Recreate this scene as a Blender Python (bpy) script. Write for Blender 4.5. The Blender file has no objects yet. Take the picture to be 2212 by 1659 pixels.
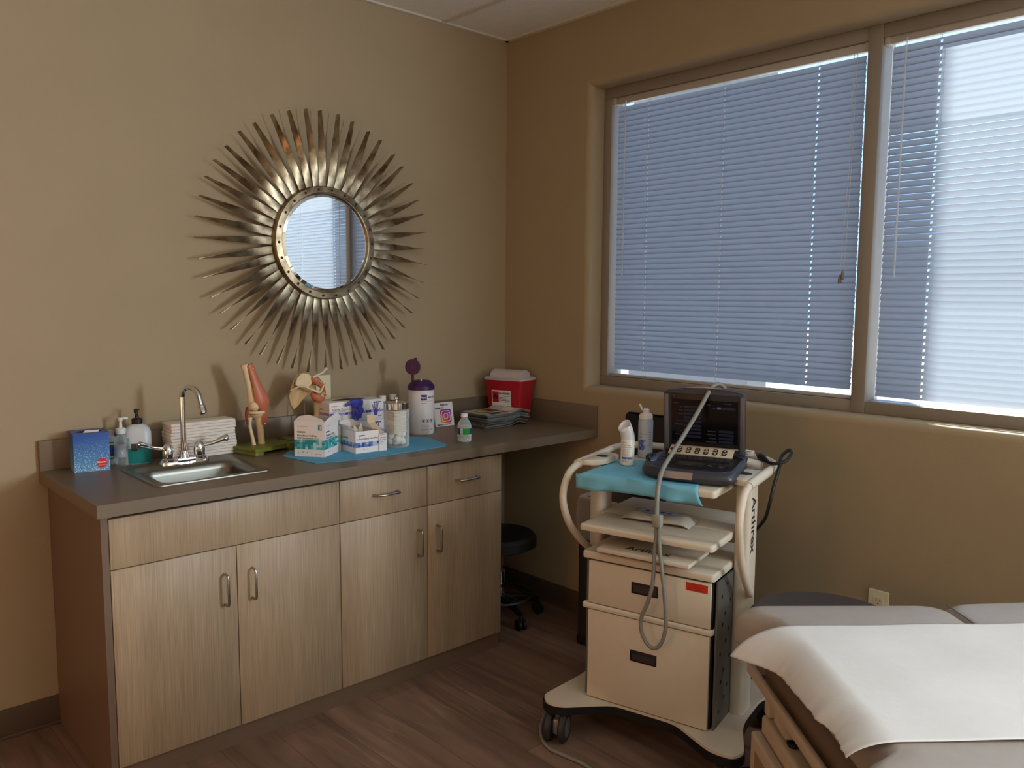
import bpy, bmesh, math, random
from mathutils import Vector, Matrix
random.seed(7)
PI = math.pi
sc = bpy.context.scene
C = sc.collection

# ------------------------------------------------------------ camera
cam_d = bpy.data.cameras.new('camera'); cam = bpy.data.objects.new('camera', cam_d); C.objects.link(cam)
yaw, pitch, roll = .7453, -.1055, .0065
cy, sy, cp, sp = math.cos(yaw), math.sin(yaw), math.cos(pitch), math.sin(pitch)
fw = Vector((sy*cp, cy*cp, sp)); rt = Vector((cy, -sy, 0)); up = rt.cross(fw)
r2 = math.cos(roll)*rt + math.sin(roll)*up; u2 = -math.sin(roll)*rt + math.cos(roll)*up
m = Matrix.Identity(4)
for i in range(3):
    m[i][0] = r2[i]; m[i][1] = u2[i]; m[i][2] = -fw[i]
m.translation = (-2.7724, -3.0553, 1.4726)
cam.matrix_world = m
cam_d.sensor_width = 36; cam_d.lens = 1782.8/2212*36; cam_d.clip_start = .05
sc.camera = cam
sc.cycles.transparent_max_bounces = 24

# ------------------------------------------------------------ light and exposure
sc.view_settings.view_transform = 'Standard'; sc.view_settings.look = 'None'
sc.view_settings.gamma = 1; sc.view_settings.use_curve_mapping = False
sc.view_settings.exposure = -0.47
w = bpy.data.worlds.new('sky'); sc.world = w; w.use_nodes = True
bg = w.node_tree.nodes['Background']; bg.inputs[0].default_value = (.34, .60, 1.0, 1); bg.inputs[1].default_value = 4.0
sun_d = bpy.data.lights.new('sun', 'SUN'); sun_d.energy = 56; sun_d.angle = .012; sun_d.color = (1, .95, .84)
sun = bpy.data.objects.new('sun', sun_d); C.objects.link(sun)
sun.rotation_euler = Vector((-2.9, -2.23, -2.6)).to_track_quat('-Z', 'Y').to_euler()
def area(name, loc, tgt, sx, sz, energy, col):
    d = bpy.data.lights.new(name, 'AREA'); d.shape = 'RECTANGLE'; d.size = sx; d.size_y = sz; d.energy = energy; d.color = col
    o = bpy.data.objects.new(name, d); C.objects.link(o); o.location = loc
    o.rotation_euler = (Vector(tgt)-Vector(loc)).to_track_quat('-Z', 'Y').to_euler(); return o
area('hallway_light', (-4.7, -1.35, .95), (-2.5, -.1, .3), .8, .8, 21, (1, .40, .17))
area('room_fill', (-3.0, -3.9, 2.60), (-2.4, -2.8, 0), .6, 1.1, 5, (1, .74, .5))  # warm fill from above, added for the cabinet and cart fronts; no fixture there
area('side_window_fill', (.30, -4.81, 1.75), (-1.0, -4.2, 2.0), 1.3, 1.25, 500, (.85, .94, 1))  # daylight-coloured fill outside the added window, brightens the back wall and ceiling

# ------------------------------------------------------------ helpers
def s2l(c): return tuple(((v/255)/12.92 if v/255 <= .04045 else ((v/255+.055)/1.055)**2.4) for v in c)
def pm(name, rgb, rough=.5, metal=0, noise=0, nscale=40, bump=0, bscale=200, coat=0, trans=0, ior=1.45, stretch=None, emit=None, spec=None, alpha=1, sub=0):
    m = bpy.data.materials.new(name); m.use_nodes = True; nt = m.node_tree; b = nt.nodes['Principled BSDF']
    c = s2l(rgb)+(1,)
    b.inputs['Base Color'].default_value = c; b.inputs['Roughness'].default_value = rough; b.inputs['Metallic'].default_value = metal
    b.inputs['Coat Weight'].default_value = coat; b.inputs['Transmission Weight'].default_value = trans; b.inputs['IOR'].default_value = ior
    b.inputs['Alpha'].default_value = alpha
    if spec is not None: b.inputs['Specular IOR Level'].default_value = spec
    if emit: b.inputs['Emission Color'].default_value = s2l(emit[0])+(1,); b.inputs['Emission Strength'].default_value = emit[1]
    tc = nt.nodes.new('ShaderNodeTexCoord'); mp = nt.nodes.new('ShaderNodeMapping'); nt.links.new(tc.outputs['Object'], mp.inputs[0])
    if stretch: mp.inputs['Scale'].default_value = stretch
    nz = nt.nodes.new('ShaderNodeTexNoise'); nz.inputs['Scale'].default_value = nscale; nz.inputs['Detail'].default_value = 6; nt.links.new(mp.outputs[0], nz.inputs[0])
    mx = nt.nodes.new('ShaderNodeMix'); mx.data_type = 'RGBA'
    k = max(noise, .015)
    mx.inputs[6].default_value = tuple(v*(1-k) for v in c[:3])+(1,); mx.inputs[7].default_value = tuple(min(1, v*(1+k)) for v in c[:3])+(1,)
    cr = nt.nodes.new('ShaderNodeMapRange'); cr.inputs[1].default_value = .3; cr.inputs[2].default_value = .7
    nt.links.new(nz.outputs[0], cr.inputs[0]); nt.links.new(cr.outputs[0], mx.inputs[0]); nt.links.new(mx.outputs[2], b.inputs['Base Color'])
    if bump:
        n2 = nt.nodes.new('ShaderNodeTexNoise'); n2.inputs['Scale'].default_value = bscale; n2.inputs['Detail'].default_value = 3; nt.links.new(mp.outputs[0], n2.inputs[0])
        bp = nt.nodes.new('ShaderNodeBump'); bp.inputs['Strength'].default_value = bump; bp.inputs['Distance'].default_value = .002
        nt.links.new(n2.outputs[0], bp.inputs['Height']); nt.links.new(bp.outputs[0], b.inputs['Normal'])
    return m
def thin(name, rgb, gloss=.06, rough=.02, alpha=.9):
    "clear thin plastic or pane glass: mostly transparent with a gloss"
    m = bpy.data.materials.new(name); m.use_nodes = True; nt = m.node_tree; nt.nodes.clear()
    o = nt.nodes.new('ShaderNodeOutputMaterial'); t = nt.nodes.new('ShaderNodeBsdfTransparent'); t.inputs[0].default_value = tuple(.88+.12*v for v in s2l(rgb))+(1,)
    g = nt.nodes.new('ShaderNodeBsdfPrincipled'); g.inputs['Base Color'].default_value = s2l(rgb)+(1,); g.inputs['Roughness'].default_value = rough
    fr = nt.nodes.new('ShaderNodeLayerWeight'); fr.inputs[0].default_value = .35
    mr = nt.nodes.new('ShaderNodeMapRange'); mr.inputs[3].default_value = 1-alpha; mr.inputs[4].default_value = min(1, 1-alpha+.55)
    nt.links.new(fr.outputs['Facing'], mr.inputs[0])
    x = nt.nodes.new('ShaderNodeMixShader'); nt.links.new(mr.outputs[0], x.inputs[0]); nt.links.new(t.outputs[0], x.inputs[1]); nt.links.new(g.outputs[0], x.inputs[2]); nt.links.new(x.outputs[0], o.inputs[0])
    return m
def translucent(name, rgb, k=.4, rough=.5, bump=0, bscale=60):
    m = pm(name, rgb, rough, bump=bump, bscale=bscale); nt = m.node_tree; b = nt.nodes['Principled BSDF']; o = nt.nodes['Material Output']
    t = nt.nodes.new('ShaderNodeBsdfTranslucent'); t.inputs[0].default_value = s2l(rgb)+(1,); x = nt.nodes.new('ShaderNodeMixShader'); x.inputs[0].default_value = k
    nt.links.new(b.outputs[0], x.inputs[1]); nt.links.new(t.outputs[0], x.inputs[2]); nt.links.new(x.outputs[0], o.inputs[0]); return m

def Mface(o, xd, yd):
    x = Vector(xd).normalized(); y = Vector(yd).normalized(); z = x.cross(y); M = Matrix.Identity(4)
    for i in range(3): M[i][0] = x[i]; M[i][1] = y[i]; M[i][2] = z[i]
    M.translation = o; return M
FRONT = lambda o: Mface(o, (1, 0, 0), (0, 0, 1))          # a face that looks towards -y
T3 = lambda x, y, z: Matrix.Translation((x, y, z))
RZ = lambda a: Matrix.Rotation(math.radians(a), 4, 'Z'); RX = lambda a: Matrix.Rotation(math.radians(a), 4, 'X'); RY = lambda a: Matrix.Rotation(math.radians(a), 4, 'Y')
def rr(cx, cy, hx, hy, r, n=5):
    r = min(r, hx*.999, hy*.999); P = []
    for (sx, sy, a0) in ((1, 1, 0), (-1, 1, 90), (-1, -1, 180), (1, -1, 270)):
        for i in range(n+1):
            a = math.radians(a0+90*i/n); P.append((cx+sx*(hx-r)+r*math.cos(a), cy+sy*(hy-r)+r*math.sin(a)))
    return P
def spline(P, n=8):
    P = [Vector(p) for p in P]; Q = [2*P[0]-P[1]]+P+[2*P[-1]-P[-2]]; out = []
    for i in range(1, len(Q)-2):
        a, b, c, d = Q[i-1:i+3]
        for k in range(n):
            t = k/n; out.append(.5*((2*b)+(c-a)*t+(2*a-5*b+4*c-d)*t*t+(3*b-a-3*c+d)*t**3))
    out.append(P[-1]); return out
_fc = {}
def text_mesh(s, size, align='LEFT', bold=0):
    k = (s, size, align, bold)
    if k in _fc: return _fc[k]
    cu = bpy.data.curves.new('t', 'FONT'); cu.body = s; cu.size = size; cu.align_x = align; cu.offset = bold; cu.resolution_u = 3
    o = bpy.data.objects.new('t', cu); C.objects.link(o); bpy.context.view_layer.update()
    me = bpy.data.meshes.new_from_object(o.evaluated_get(bpy.context.evaluated_depsgraph_get()))
    V = [tuple(v.co) for v in me.vertices]; F = [tuple(p.vertices) for p in me.polygons]
    bpy.data.objects.remove(o); bpy.data.curves.remove(cu); bpy.data.meshes.remove(me); _fc[k] = (V, F); return V, F

class B:
    def __init__(s): s.bm = bmesh.new()
    def _v(s, pts, M): return [s.bm.verts.new(M @ Vector(p) if M else Vector(p)) for p in pts]
    def _f(s, vs, mi):
        try: f = s.bm.faces.new(vs); f.material_index = mi; return f
        except ValueError: return None
    def box(s, x0, x1, y0, y1, z0, z1, bev=0, seg=2, mi=0, M=None):
        v = s._v([(x, y, z) for z in (z0, z1) for y in (y0, y1) for x in (x0, x1)], M)
        fs = [s._f([v[i] for i in q], mi) for q in ((0, 2, 3, 1), (4, 5, 7, 6), (0, 1, 5, 4), (2, 6, 7, 3), (0, 4, 6, 2), (1, 3, 7, 5))]
        if bev:
            es = {e for f in fs for e in f.edges}
            r = bmesh.ops.bevel(s.bm, geom=list(es), offset=bev, segments=seg, affect='EDGES', profile=.5, clamp_overlap=True)
            for f in r['faces']: f.material_index = mi
        return s
    def loft(s, loops, mi=0, M=None, cap0=True, cap1=True, closed=True, ring=False):
        L = [s._v(l, M) for l in loops]; n = len(L[0])
        for a, b in zip(L, L[1:]+([L[0]] if ring else [])):
            for i in range(n if closed else n-1): s._f([a[i], a[(i+1) % n], b[(i+1) % n], b[i]], mi)
        if cap0 and not ring: s._f(L[0][::-1], mi)
        if cap1 and not ring: s._f(L[-1], mi)
        return s
    def lathe(s, prof, n=32, mi=0, M=None, cap=True, a0=0, a1=2*PI):
        full = abs(a1-a0-2*PI) < 1e-6
        N = n if full else n+1
        L = [[(max(r, 1e-5)*math.cos(a0+(a1-a0)*i/n), max(r, 1e-5)*math.sin(a0+(a1-a0)*i/n), z) for i in range(N)] for r, z in prof]
        return s.loft(L, mi, M, cap and full, cap and full, full)
    def tube(s, P, r, n=10, mi=0, M=None, flat=1, cap=True, up=(0, 0, 1)):
        P = [Vector(p) for p in P]; R = r if isinstance(r, (list, tuple)) else [r]*len(P); L = []; u = None
        for i, p in enumerate(P):
            t = (P[min(i+1, len(P)-1)]-P[max(i-1, 0)]).normalized()
            if u is None:
                u = Vector(up); 
                if abs(u.dot(t)) > .95: u = Vector((1, 0, 0))
            u = (u-t*u.dot(t)).normalized(); v = t.cross(u)
            L.append([p+R[i]*(math.cos(2*PI*k/n)*u*flat+math.sin(2*PI*k/n)*v) for k in range(n)])
        return s.loft(L, mi, M, cap, cap)
    def prism(s, poly, z0, z1, mi=0, M=None, bev=0):
        v0 = s._v([(x, y, z0) for x, y in poly], M); v1 = s._v([(x, y, z1) for x, y in poly], M); n = len(poly)
        fs = [s._f(v0[::-1], mi), s._f(v1, mi)]+[s._f([v0[i], v0[(i+1) % n], v1[(i+1) % n], v1[i]], mi) for i in range(n)]
        if bev:
            es = [e for f in fs[:2] for e in f.edges]
            r = bmesh.ops.bevel(s.bm, geom=es, offset=bev, segments=2, affect='EDGES', profile=.5)
            for f in r['faces']: f.material_index = mi
        return s
    def rbox(s, hx, hy, z0, z1, rc, rt, rb=None, mi=0, M=None, n=4, seg=5, c=(0, 0)):
        rb = rt if rb is None else rb; L = []
        for i in range(n+1):
            a = PI/2*i/n; k = rb*(1-math.sin(a)); L.append([(x, y, z0+rb*(1-math.cos(a))) for x, y in rr(c[0], c[1], hx-k, hy-k, max(rc-k, .001), seg)])
        for i in range(n+1):
            a = PI/2*i/n; k = rt*(1-math.cos(a)); L.append([(x, y, z1-rt+rt*math.sin(a)) for x, y in rr(c[0], c[1], hx-k, hy-k, max(rc-k, .001), seg)])
        return s.loft(L, mi, M)
    def ball(s, c, r, mi=0, M=None, n=14, sc_=(1, 1, 1)):
        k = n//2; return s.lathe([(r*math.sin(PI*i/k), -r*math.cos(PI*i/k)) for i in range(k+1)], n, mi, (M or Matrix.Identity(4)) @ T3(*c) @ Matrix.Diagonal((*sc_, 1)), cap=False)
    def quad(s, w, h, mi=0, M=None, x=0, y=0, z=0):
        s._f(s._v([(x, y, z), (x+w, y, z), (x+w, y+h, z), (x, y+h, z)], M), mi); return s
    def disc(s, cx, cy, r, mi=0, M=None, n=24, z=0, r0=0):
        if r0: 
            a = s._v([(cx+r0*math.cos(2*PI*i/n), cy+r0*math.sin(2*PI*i/n), z) for i in range(n)], M); b = s._v([(cx+r*math.cos(2*PI*i/n), cy+r*math.sin(2*PI*i/n), z) for i in range(n)], M)
            for i in range(n): s._f([a[i], b[i], b[(i+1) % n], a[(i+1) % n]], mi)
        else: s._f(s._v([(cx+r*math.cos(2*PI*i/n), cy+r*math.sin(2*PI*i/n), z) for i in range(n)], M), mi)
        return s
    def poly(s, pts, mi=0, M=None, z=0): s._f(s._v([(x, y, z) for x, y in pts], M), mi); return s
    def text(s, t, size, mi=0, M=None, x=0, y=0, z=0, align='LEFT', bold=0, wrap=None, sx=1):
        V, F = text_mesh(t, size, align, bold)
        if wrap: pts = [(wrap*math.sin((a*sx+x)/wrap), -wrap*math.cos((a*sx+x)/wrap), b+y) for a, b, c in V]
        else: pts = [(a*sx+x, b+y, z) for a, b, c in V]
        vs = s._v(pts, M)
        for f in F: s._f([vs[i] for i in f], mi)
        return s
    def band(s, r, x0, x1, z0, z1, mi=0, M=None, n=8):
        "a curved patch on a cylinder that looks towards -y, x measured along the surface"
        P = [x0+(x1-x0)*i/n for i in range(n+1)]
        return s.loft([[(r*math.sin(x/r), -r*math.cos(x/r), z) for x in P] for z in (z0, z1)], mi, M, False, False, False)
    def mosaic(s, w, h, nx, ny, mis, M, x=0, y=0, z=0, wrap=None):
        for i in range(nx):
            for j in range(ny):
                mi = random.choice(mis[:2] if random.random() > i/nx else mis[1:]); X = x+w*i/nx; Y = y+h*j/ny
                if wrap: s.band(wrap, X, X+w/nx, Y, Y+h/ny, mi, M, 1)
                else: s.quad(w/nx, h/ny, mi, M, X, Y, z)
        return s
    def build(s, name, mats, parent=None, smooth=True, loc=None, ang=35):
        bmesh.ops.recalc_face_normals(s.bm, faces=s.bm.faces)
        me = bpy.data.meshes.new(name); s.bm.to_mesh(me); s.bm.free()
        for m in (mats if isinstance(mats, (list, tuple)) else [mats]): me.materials.append(m)
        if smooth:
            me.polygons.foreach_set('use_smooth', [True]*len(me.polygons)); me.set_sharp_from_angle(angle=math.radians(ang))
        o = bpy.data.objects.new(name, me); C.objects.link(o); o.parent = parent
        if loc: o.location = loc
        return o
class P(B):
    "printed matter: keeps face direction as drawn"
    def build(s, name, mats, parent=None, **k):
        me = bpy.data.meshes.new(name); s.bm.to_mesh(me); s.bm.free()
        for m in (mats if isinstance(mats, (list, tuple)) else [mats]): me.materials.append(m)
        o = bpy.data.objects.new(name, me); C.objects.link(o); o.parent = parent; return o
def tag(o, label, cat, group=None, kind=None):
    o['label'] = label; o['category'] = cat
    if group: o['group'] = group
    if kind: o['kind'] = kind
    return o
def thing(name, label, cat, loc=(0, 0, 0), rz=0, group=None):
    o = bpy.data.objects.new(name, None); C.objects.link(o); o.empty_display_size = .05
    o.location = loc; o.rotation_euler = (0, 0, math.radians(rz)); return tag(o, label, cat, group)
def struct(o): o['kind'] = 'structure'; return o

# ------------------------------------------------------------ materials
wallp = pm('tan_wall_paint', (163, 145, 117), .75, noise=.03, nscale=3, bump=.25, bscale=260)
ceilm = pm('ceiling_tile', (228, 227, 219), .9, noise=.03, nscale=120, bump=.5, bscale=300)
def speckle(m, dens=190, thr=.17, dark=.45):
    nt = m.node_tree; b = nt.nodes['Principled BSDF']; tc = nt.nodes['Texture Coordinate']; v = nt.nodes.new('ShaderNodeTexVoronoi'); v.inputs['Scale'].default_value = dens
    nt.links.new(tc.outputs['Object'], v.inputs[0]); n = nt.nodes.new('ShaderNodeTexNoise'); n.inputs['Scale'].default_value = 25; nt.links.new(tc.outputs['Object'], n.inputs[0])
    a = nt.nodes.new('ShaderNodeMath'); a.operation = 'LESS_THAN'; a.inputs[1].default_value = thr; nt.links.new(v.outputs['Distance'], a.inputs[0])
    g = nt.nodes.new('ShaderNodeMath'); g.operation = 'GREATER_THAN'; g.inputs[1].default_value = .53; nt.links.new(n.outputs[0], g.inputs[0])
    mu = nt.nodes.new('ShaderNodeMath'); mu.operation = 'MULTIPLY'; nt.links.new(a.outputs[0], mu.inputs[0]); nt.links.new(g.outputs[0], mu.inputs[1])
    old = b.inputs['Base Color'].links[0].from_socket; mx = nt.nodes.new('ShaderNodeMix'); mx.data_type = 'RGBA'; mx.inputs[7].default_value = (dark*.5, dark*.5, dark*.45, 1)
    nt.links.new(mu.outputs[0], mx.inputs[0]); nt.links.new(old, mx.inputs[6]); nt.links.new(mx.outputs[2], b.inputs['Base Color'])
speckle(ceilm)
vinylb = pm('brown_vinyl_base', (92, 74, 62), .55)
gridm = pm('white_grid_metal', (205, 200, 190), .4)
framem = pm('window_frame_paint', (140, 130, 118), .55, noise=.02)
lam = pm('taupe_laminate', (114, 99, 82), .36, noise=.07, nscale=220, stretch=(1, 6, 6), bump=.05, bscale=500)
lamside = pm('brown_laminate_panel', (112, 92, 76), .42, noise=.05, nscale=200)
def woodgrain(name, a, b_, c, axis='Z'):
    m = bpy.data.materials.new(name); m.use_nodes = True; nt = m.node_tree; b = nt.nodes['Principled BSDF']; b.inputs['Roughness'].default_value = .45
    tc = nt.nodes.new('ShaderNodeTexCoord'); mp = nt.nodes.new('ShaderNodeMapping'); mp.inputs['Scale'].default_value = (1, 1, .022); nt.links.new(tc.outputs['Object'], mp.inputs[0])
    n1 = nt.nodes.new('ShaderNodeTexNoise'); n1.inputs['Scale'].default_value = 260; n1.inputs['Detail'].default_value = 5; nt.links.new(mp.outputs[0], n1.inputs[0])
    n2 = nt.nodes.new('ShaderNodeTexNoise'); n2.inputs['Scale'].default_value = 9; n2.inputs['Detail'].default_value = 2; nt.links.new(mp.outputs[0], n2.inputs[0])
    r = nt.nodes.new('ShaderNodeValToRGB'); e = r.color_ramp.elements; e[0].position = .32; e[0].color = s2l(a)+(1,); e[1].position = .66; e[1].color = s2l(c)+(1,); x = e.new(.5); x.color = s2l(b_)+(1,)
    mm = nt.nodes.new('ShaderNodeMath'); mm.operation = 'MULTIPLY_ADD'; mm.inputs[1].default_value = .62; nt.links.new(n1.outputs[0], mm.inputs[0])
    m3 = nt.nodes.new('ShaderNodeMath'); m3.operation = 'MULTIPLY'; m3.inputs[1].default_value = .38; nt.links.new(n2.outputs[0], m3.inputs[0]); nt.links.new(m3.outputs[0], mm.inputs[2])
    nt.links.new(mm.outputs[0], r.inputs[0]); nt.links.new(r.outputs[0], b.inputs['Base Color']); return m
doorm = woodgrain('pale_woodgrain', (140, 119, 96), (163, 141, 115), (178, 156, 130))
steel = pm('brushed_nickel', (176, 168, 158), .28, 1)
chrome = pm('chrome', (225, 225, 228), .06, 1)
sinkm = pm('brushed_steel', (132, 131, 124), .36, 1, noise=.06, nscale=300, stretch=(1, 12, 12))
black = pm('black_plastic', (16, 15, 17), .5)
darkm = pm('dark_grey_metal', (44, 43, 47), .45)
cartw = pm('warm_white_powder_coat', (214, 202, 184), .45, noise=.01, bump=.1, bscale=600)
cartp = pm('grey_steel_panel', (105, 104, 102), .4, .3)
offw = pm('almond_plastic', (222, 212, 178), .35)
white = pm('white_card', (232, 226, 226), .5)
ink = pm('black_ink', (35, 33, 40), .6); inkg = pm('grey_ink', (120, 118, 130), .6)
cardin = pm('card_inside', (205, 195, 185), .8)

# floor: vinyl planks running along y
def floor_mat():
    m = bpy.data.materials.new('vinyl_plank'); m.use_nodes = True; nt = m.node_tree; b = nt.nodes['Principled BSDF']; b.inputs['Roughness'].default_value = .42
    tc = nt.nodes.new('ShaderNodeTexCoord'); mp = nt.nodes.new('ShaderNodeMapping'); mp.inputs['Rotation'].default_value = (0, 0, PI/2); mp.inputs['Location'].default_value = (0, .085, 0)
    nt.links.new(tc.outputs['Object'], mp.inputs[0])
    br = nt.nodes.new('ShaderNodeTexBrick'); br.inputs['Scale'].default_value = 1; br.inputs['Brick Width'].default_value = 1.22; br.inputs['Row Height'].default_value = .184; br.inputs['Mortar Size'].default_value = .0011
    br.inputs['Color1'].default_value = s2l((140, 112, 96))+(1,); br.inputs['Color2'].default_value = s2l((124, 98, 84))+(1,); br.inputs['Mortar'].default_value = s2l((84, 64, 54))+(1,); br.inputs['Bias'].default_value = 0
    nt.links.new(mp.outputs[0], br.inputs[0])
    mp2 = nt.nodes.new('ShaderNodeMapping'); mp2.inputs['Scale'].default_value = (7, .9, 1); nt.links.new(tc.outputs['Object'], mp2.inputs[0])
    n = nt.nodes.new('ShaderNodeTexNoise'); n.inputs['Scale'].default_value = 2.2; n.inputs['Detail'].default_value = 8; n.inputs['Distortion'].default_value = .8; nt.links.new(mp2.outputs[0], n.inputs[0])
    w_ = nt.nodes.new('ShaderNodeTexWave'); w_.wave_type = 'BANDS'; w_.inputs['Scale'].default_value = 1.2; w_.inputs['Distortion'].default_value = 14; w_.inputs['Detail'].default_value = 3; w_.inputs['Detail Scale'].default_value = 1.1; nt.links.new(mp2.outputs[0], w_.inputs[0])
    r = nt.nodes.new('ShaderNodeMapRange'); r.inputs[1].default_value = .3; r.inputs[2].default_value = .72; r.inputs[3].default_value = .62; r.inputs[4].default_value = 1.28; nt.links.new(n.outputs[0], r.inputs[0])
    mx = nt.nodes.new('ShaderNodeMix'); mx.data_type = 'RGBA'; mx.blend_type = 'MULTIPLY'; mx.inputs[0].default_value = 1; nt.links.new(br.outputs[0], mx.inputs[6]); nt.links.new(r.outputs[0], mx.inputs[7])
    p1 = nt.nodes.new('ShaderNodeMapRange'); p1.inputs[1].default_value = .93; p1.inputs[2].default_value = 1; nt.links.new(w_.outputs['Fac'], p1.inputs[0])
    n3 = nt.nodes.new('ShaderNodeTexNoise'); n3.inputs['Scale'].default_value = 3; nt.links.new(tc.outputs['Object'], n3.inputs[0]); p2 = nt.nodes.new('ShaderNodeMapRange'); p2.inputs[1].default_value = .5; p2.inputs[2].default_value = .65; nt.links.new(n3.outputs[0], p2.inputs[0])
    mu = nt.nodes.new('ShaderNodeMath'); mu.operation = 'MULTIPLY'; nt.links.new(p1.outputs[0], mu.inputs[0]); nt.links.new(p2.outputs[0], mu.inputs[1])
    mu2 = nt.nodes.new('ShaderNodeMath'); mu2.operation = 'MULTIPLY'; mu2.inputs[1].default_value = .45; nt.links.new(mu.outputs[0], mu2.inputs[0])
    m2 = nt.nodes.new('ShaderNodeMix'); m2.data_type = 'RGBA'; m2.inputs[7].default_value = s2l((176, 150, 126))+(1,); nt.links.new(mu2.outputs[0], m2.inputs[0]); nt.links.new(mx.outputs[2], m2.inputs[6]); nt.links.new(m2.outputs[2], b.inputs['Base Color'])
    return m
floorm = floor_mat()

# ------------------------------------------------------------ room shell
H = 2.695; XL, YB = -3.9, -6.0
struct(B().box(XL-1.6, .22, YB-.1, .12, -.1, 0).build('floor', floorm))
struct(B().box(XL-1.6, .22, YB-.1, .12, H, H+.1).build('ceiling', ceilm))
b = B()
for x in (-.4, -1.01, -1.62, -2.23, -2.84, -3.45): b.box(x-.012, x+.012, YB, 0, H-.006, H+.002)
for y in (-1.22, -2.44, -3.66, -4.88): b.box(XL, 0, y-.012, y+.012, H-.006, H+.002)
b.box(XL, 0, -.022, 0, H-.008, H+.002); b.box(-.022, 0, YB, 0, H-.008, H+.002)
struct(b.build('trim_1', gridm))
struct(B().box(XL-1.6, .22, 0, .12, 0, H).build('wall_back', wallp))
struct(B().box(XL-1.6, .22, YB-.1, YB, 0, H).build('wall_front', wallp))
b = B(); b.box(XL-.1, XL, YB, -1.75, 0, H); b.box(XL-.1, XL, -.55, 0, 0, H); b.box(XL-.1, XL, -1.75, -.55, 2.1, H)
struct(b.build('wall_left', wallp))
struct(B().box(XL-1.6, XL-1.5, YB, 0, 0, H).build('wall_hallway', wallp))
# window wall with rounded drywall returns
Y0, Y1, ZB, ZT, WT = -.55, -3.02, 1.072, 2.39, .2
b = B()
def wall_loop(x, grow): return [(x, y, z) for y, z in rr((Y0+Y1)/2, (ZB+ZT)/2, (Y0-Y1)/2+grow, (ZT-ZB)/2+grow, .001, 6)]
R_ = .026; loops = []
for i in range(7):
    a = PI/2*i/6; loops.append(wall_loop(R_*(1-math.cos(a)), R_*(1-math.sin(a))))
loops.append(wall_loop(.098, 0))
b.loft(loops, cap0=False, cap1=False)
hole = loops[0]; oy0, oy1, oz0, oz1 = Y0+R_, Y1-R_, ZB-R_, ZT+R_
# flat wall around the opening (x = 0 face plus outer body)
for (ya, yb, za, zb) in ((YB, 0, 0, oz0), (YB, 0, oz1, H), (-4.1, oy1, oz0, oz1), (YB, -5.52, oz0, oz1), (oy0, 0, oz0, oz1)):
    b.box(0, WT, ya, yb, za, zb)
struct(b.build('wall_right', wallp, ang=50))
bmf = B(); bmf.box(.098, .19, Y1-.03, Y0+.03, ZT-.001, ZT+.03); bmf.box(.098, .19, Y1-.03, Y0+.03, ZB-.03, ZB+.001); bmf.box(.098, .19, Y0-.001, Y0+.03, ZB, ZT); bmf.box(.098, .19, Y1-.03, Y1+.001, ZB, ZT)
struct(bmf.build('trim_2', framem))
# baseboards
struct(B().box(XL, -2.06, -.008, 0, 0, .1, .003).box(XL, -2.06, -.016, 0, 0, .012, .004).build('baseboard_back', vinylb))
struct(B().box(-.525, 0, -.008, 0, 0, .1, .003).build('baseboard_desk', vinylb))
struct(B().box(-.008, 0, YB, -.01, 0, .1, .003).box(-.016, 0, YB, -.01, 0, .012, .004).build('baseboard_right', vinylb))
# windows
pane_m = thin('window_glass', (225, 238, 250), alpha=.93)
MUL = (-1.732, -1.782)
for n, (ya, yb) in enumerate((((Y0), MUL[0]), (MUL[1], Y1))):
    w0 = bpy.data.objects.new('window_%d' % (n+1), None); C.objects.link(w0); struct(w0)
    w0.location = (0, 0, 0)
    f = B(); jl = .044 if n == 0 else 0; jr = .0 if n == 0 else .044
    f.box(.088, .19, yb, ya, ZB, ZB+.043, .003); f.box(.088, .19, yb, ya, ZT-.045, ZT, .003)
    if jl: f.box(.088, .19, ya-jl, ya, ZB+.043, ZT-.045, .003)
    if jr: f.box(.088, .19, yb, yb+jr, ZB+.043, ZT-.045, .003)
    f.build('window_frame', framem, w0)
    B().box(.160, .164, yb, ya, ZB+.03, ZT-.03).build('window_pane', pane_m, w0)
struct(B().box(.084, .19, MUL[1], MUL[0], ZB, ZT, .003).build('trim_3', framem))
w3 = bpy.data.objects.new('window_3', None); C.objects.link(w3); struct(w3)  # unseen extra window, added as a way in for the fill light
B().box(.09, .19, -5.52, -4.1, ZB-.026, ZB+.03).box(.09, .19, -5.52, -4.1, ZT-.03, ZT+.026).box(.09, .19, -5.52, -5.48, ZB, ZT).box(.09, .19, -4.14, -4.1, ZB, ZT).build('window_frame', framem, w3)
B().box(.160, .164, -5.5, -4.12, ZB, ZT).build('window_pane', pane_m, w3)
# outside
asph = pm('asphalt', (150, 150, 150), .9, noise=.1, nscale=3); stucco = pm('stucco', (130, 122, 112), .9, noise=.05)
struct(B().box(.3, 60, -40, 30, -.7, -.6).build('ground_outside', asph))
struct(B().box(.2, 1.3, -6, .35, 3.4, 3.6).build('sky_blocker', stucco))  # unseen slab, added to block high sky and darken the upper slats
struct(B().box(3.0, 3.28, .455, 1.66, -.6, 7).build('wall_outside', stucco))

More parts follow.
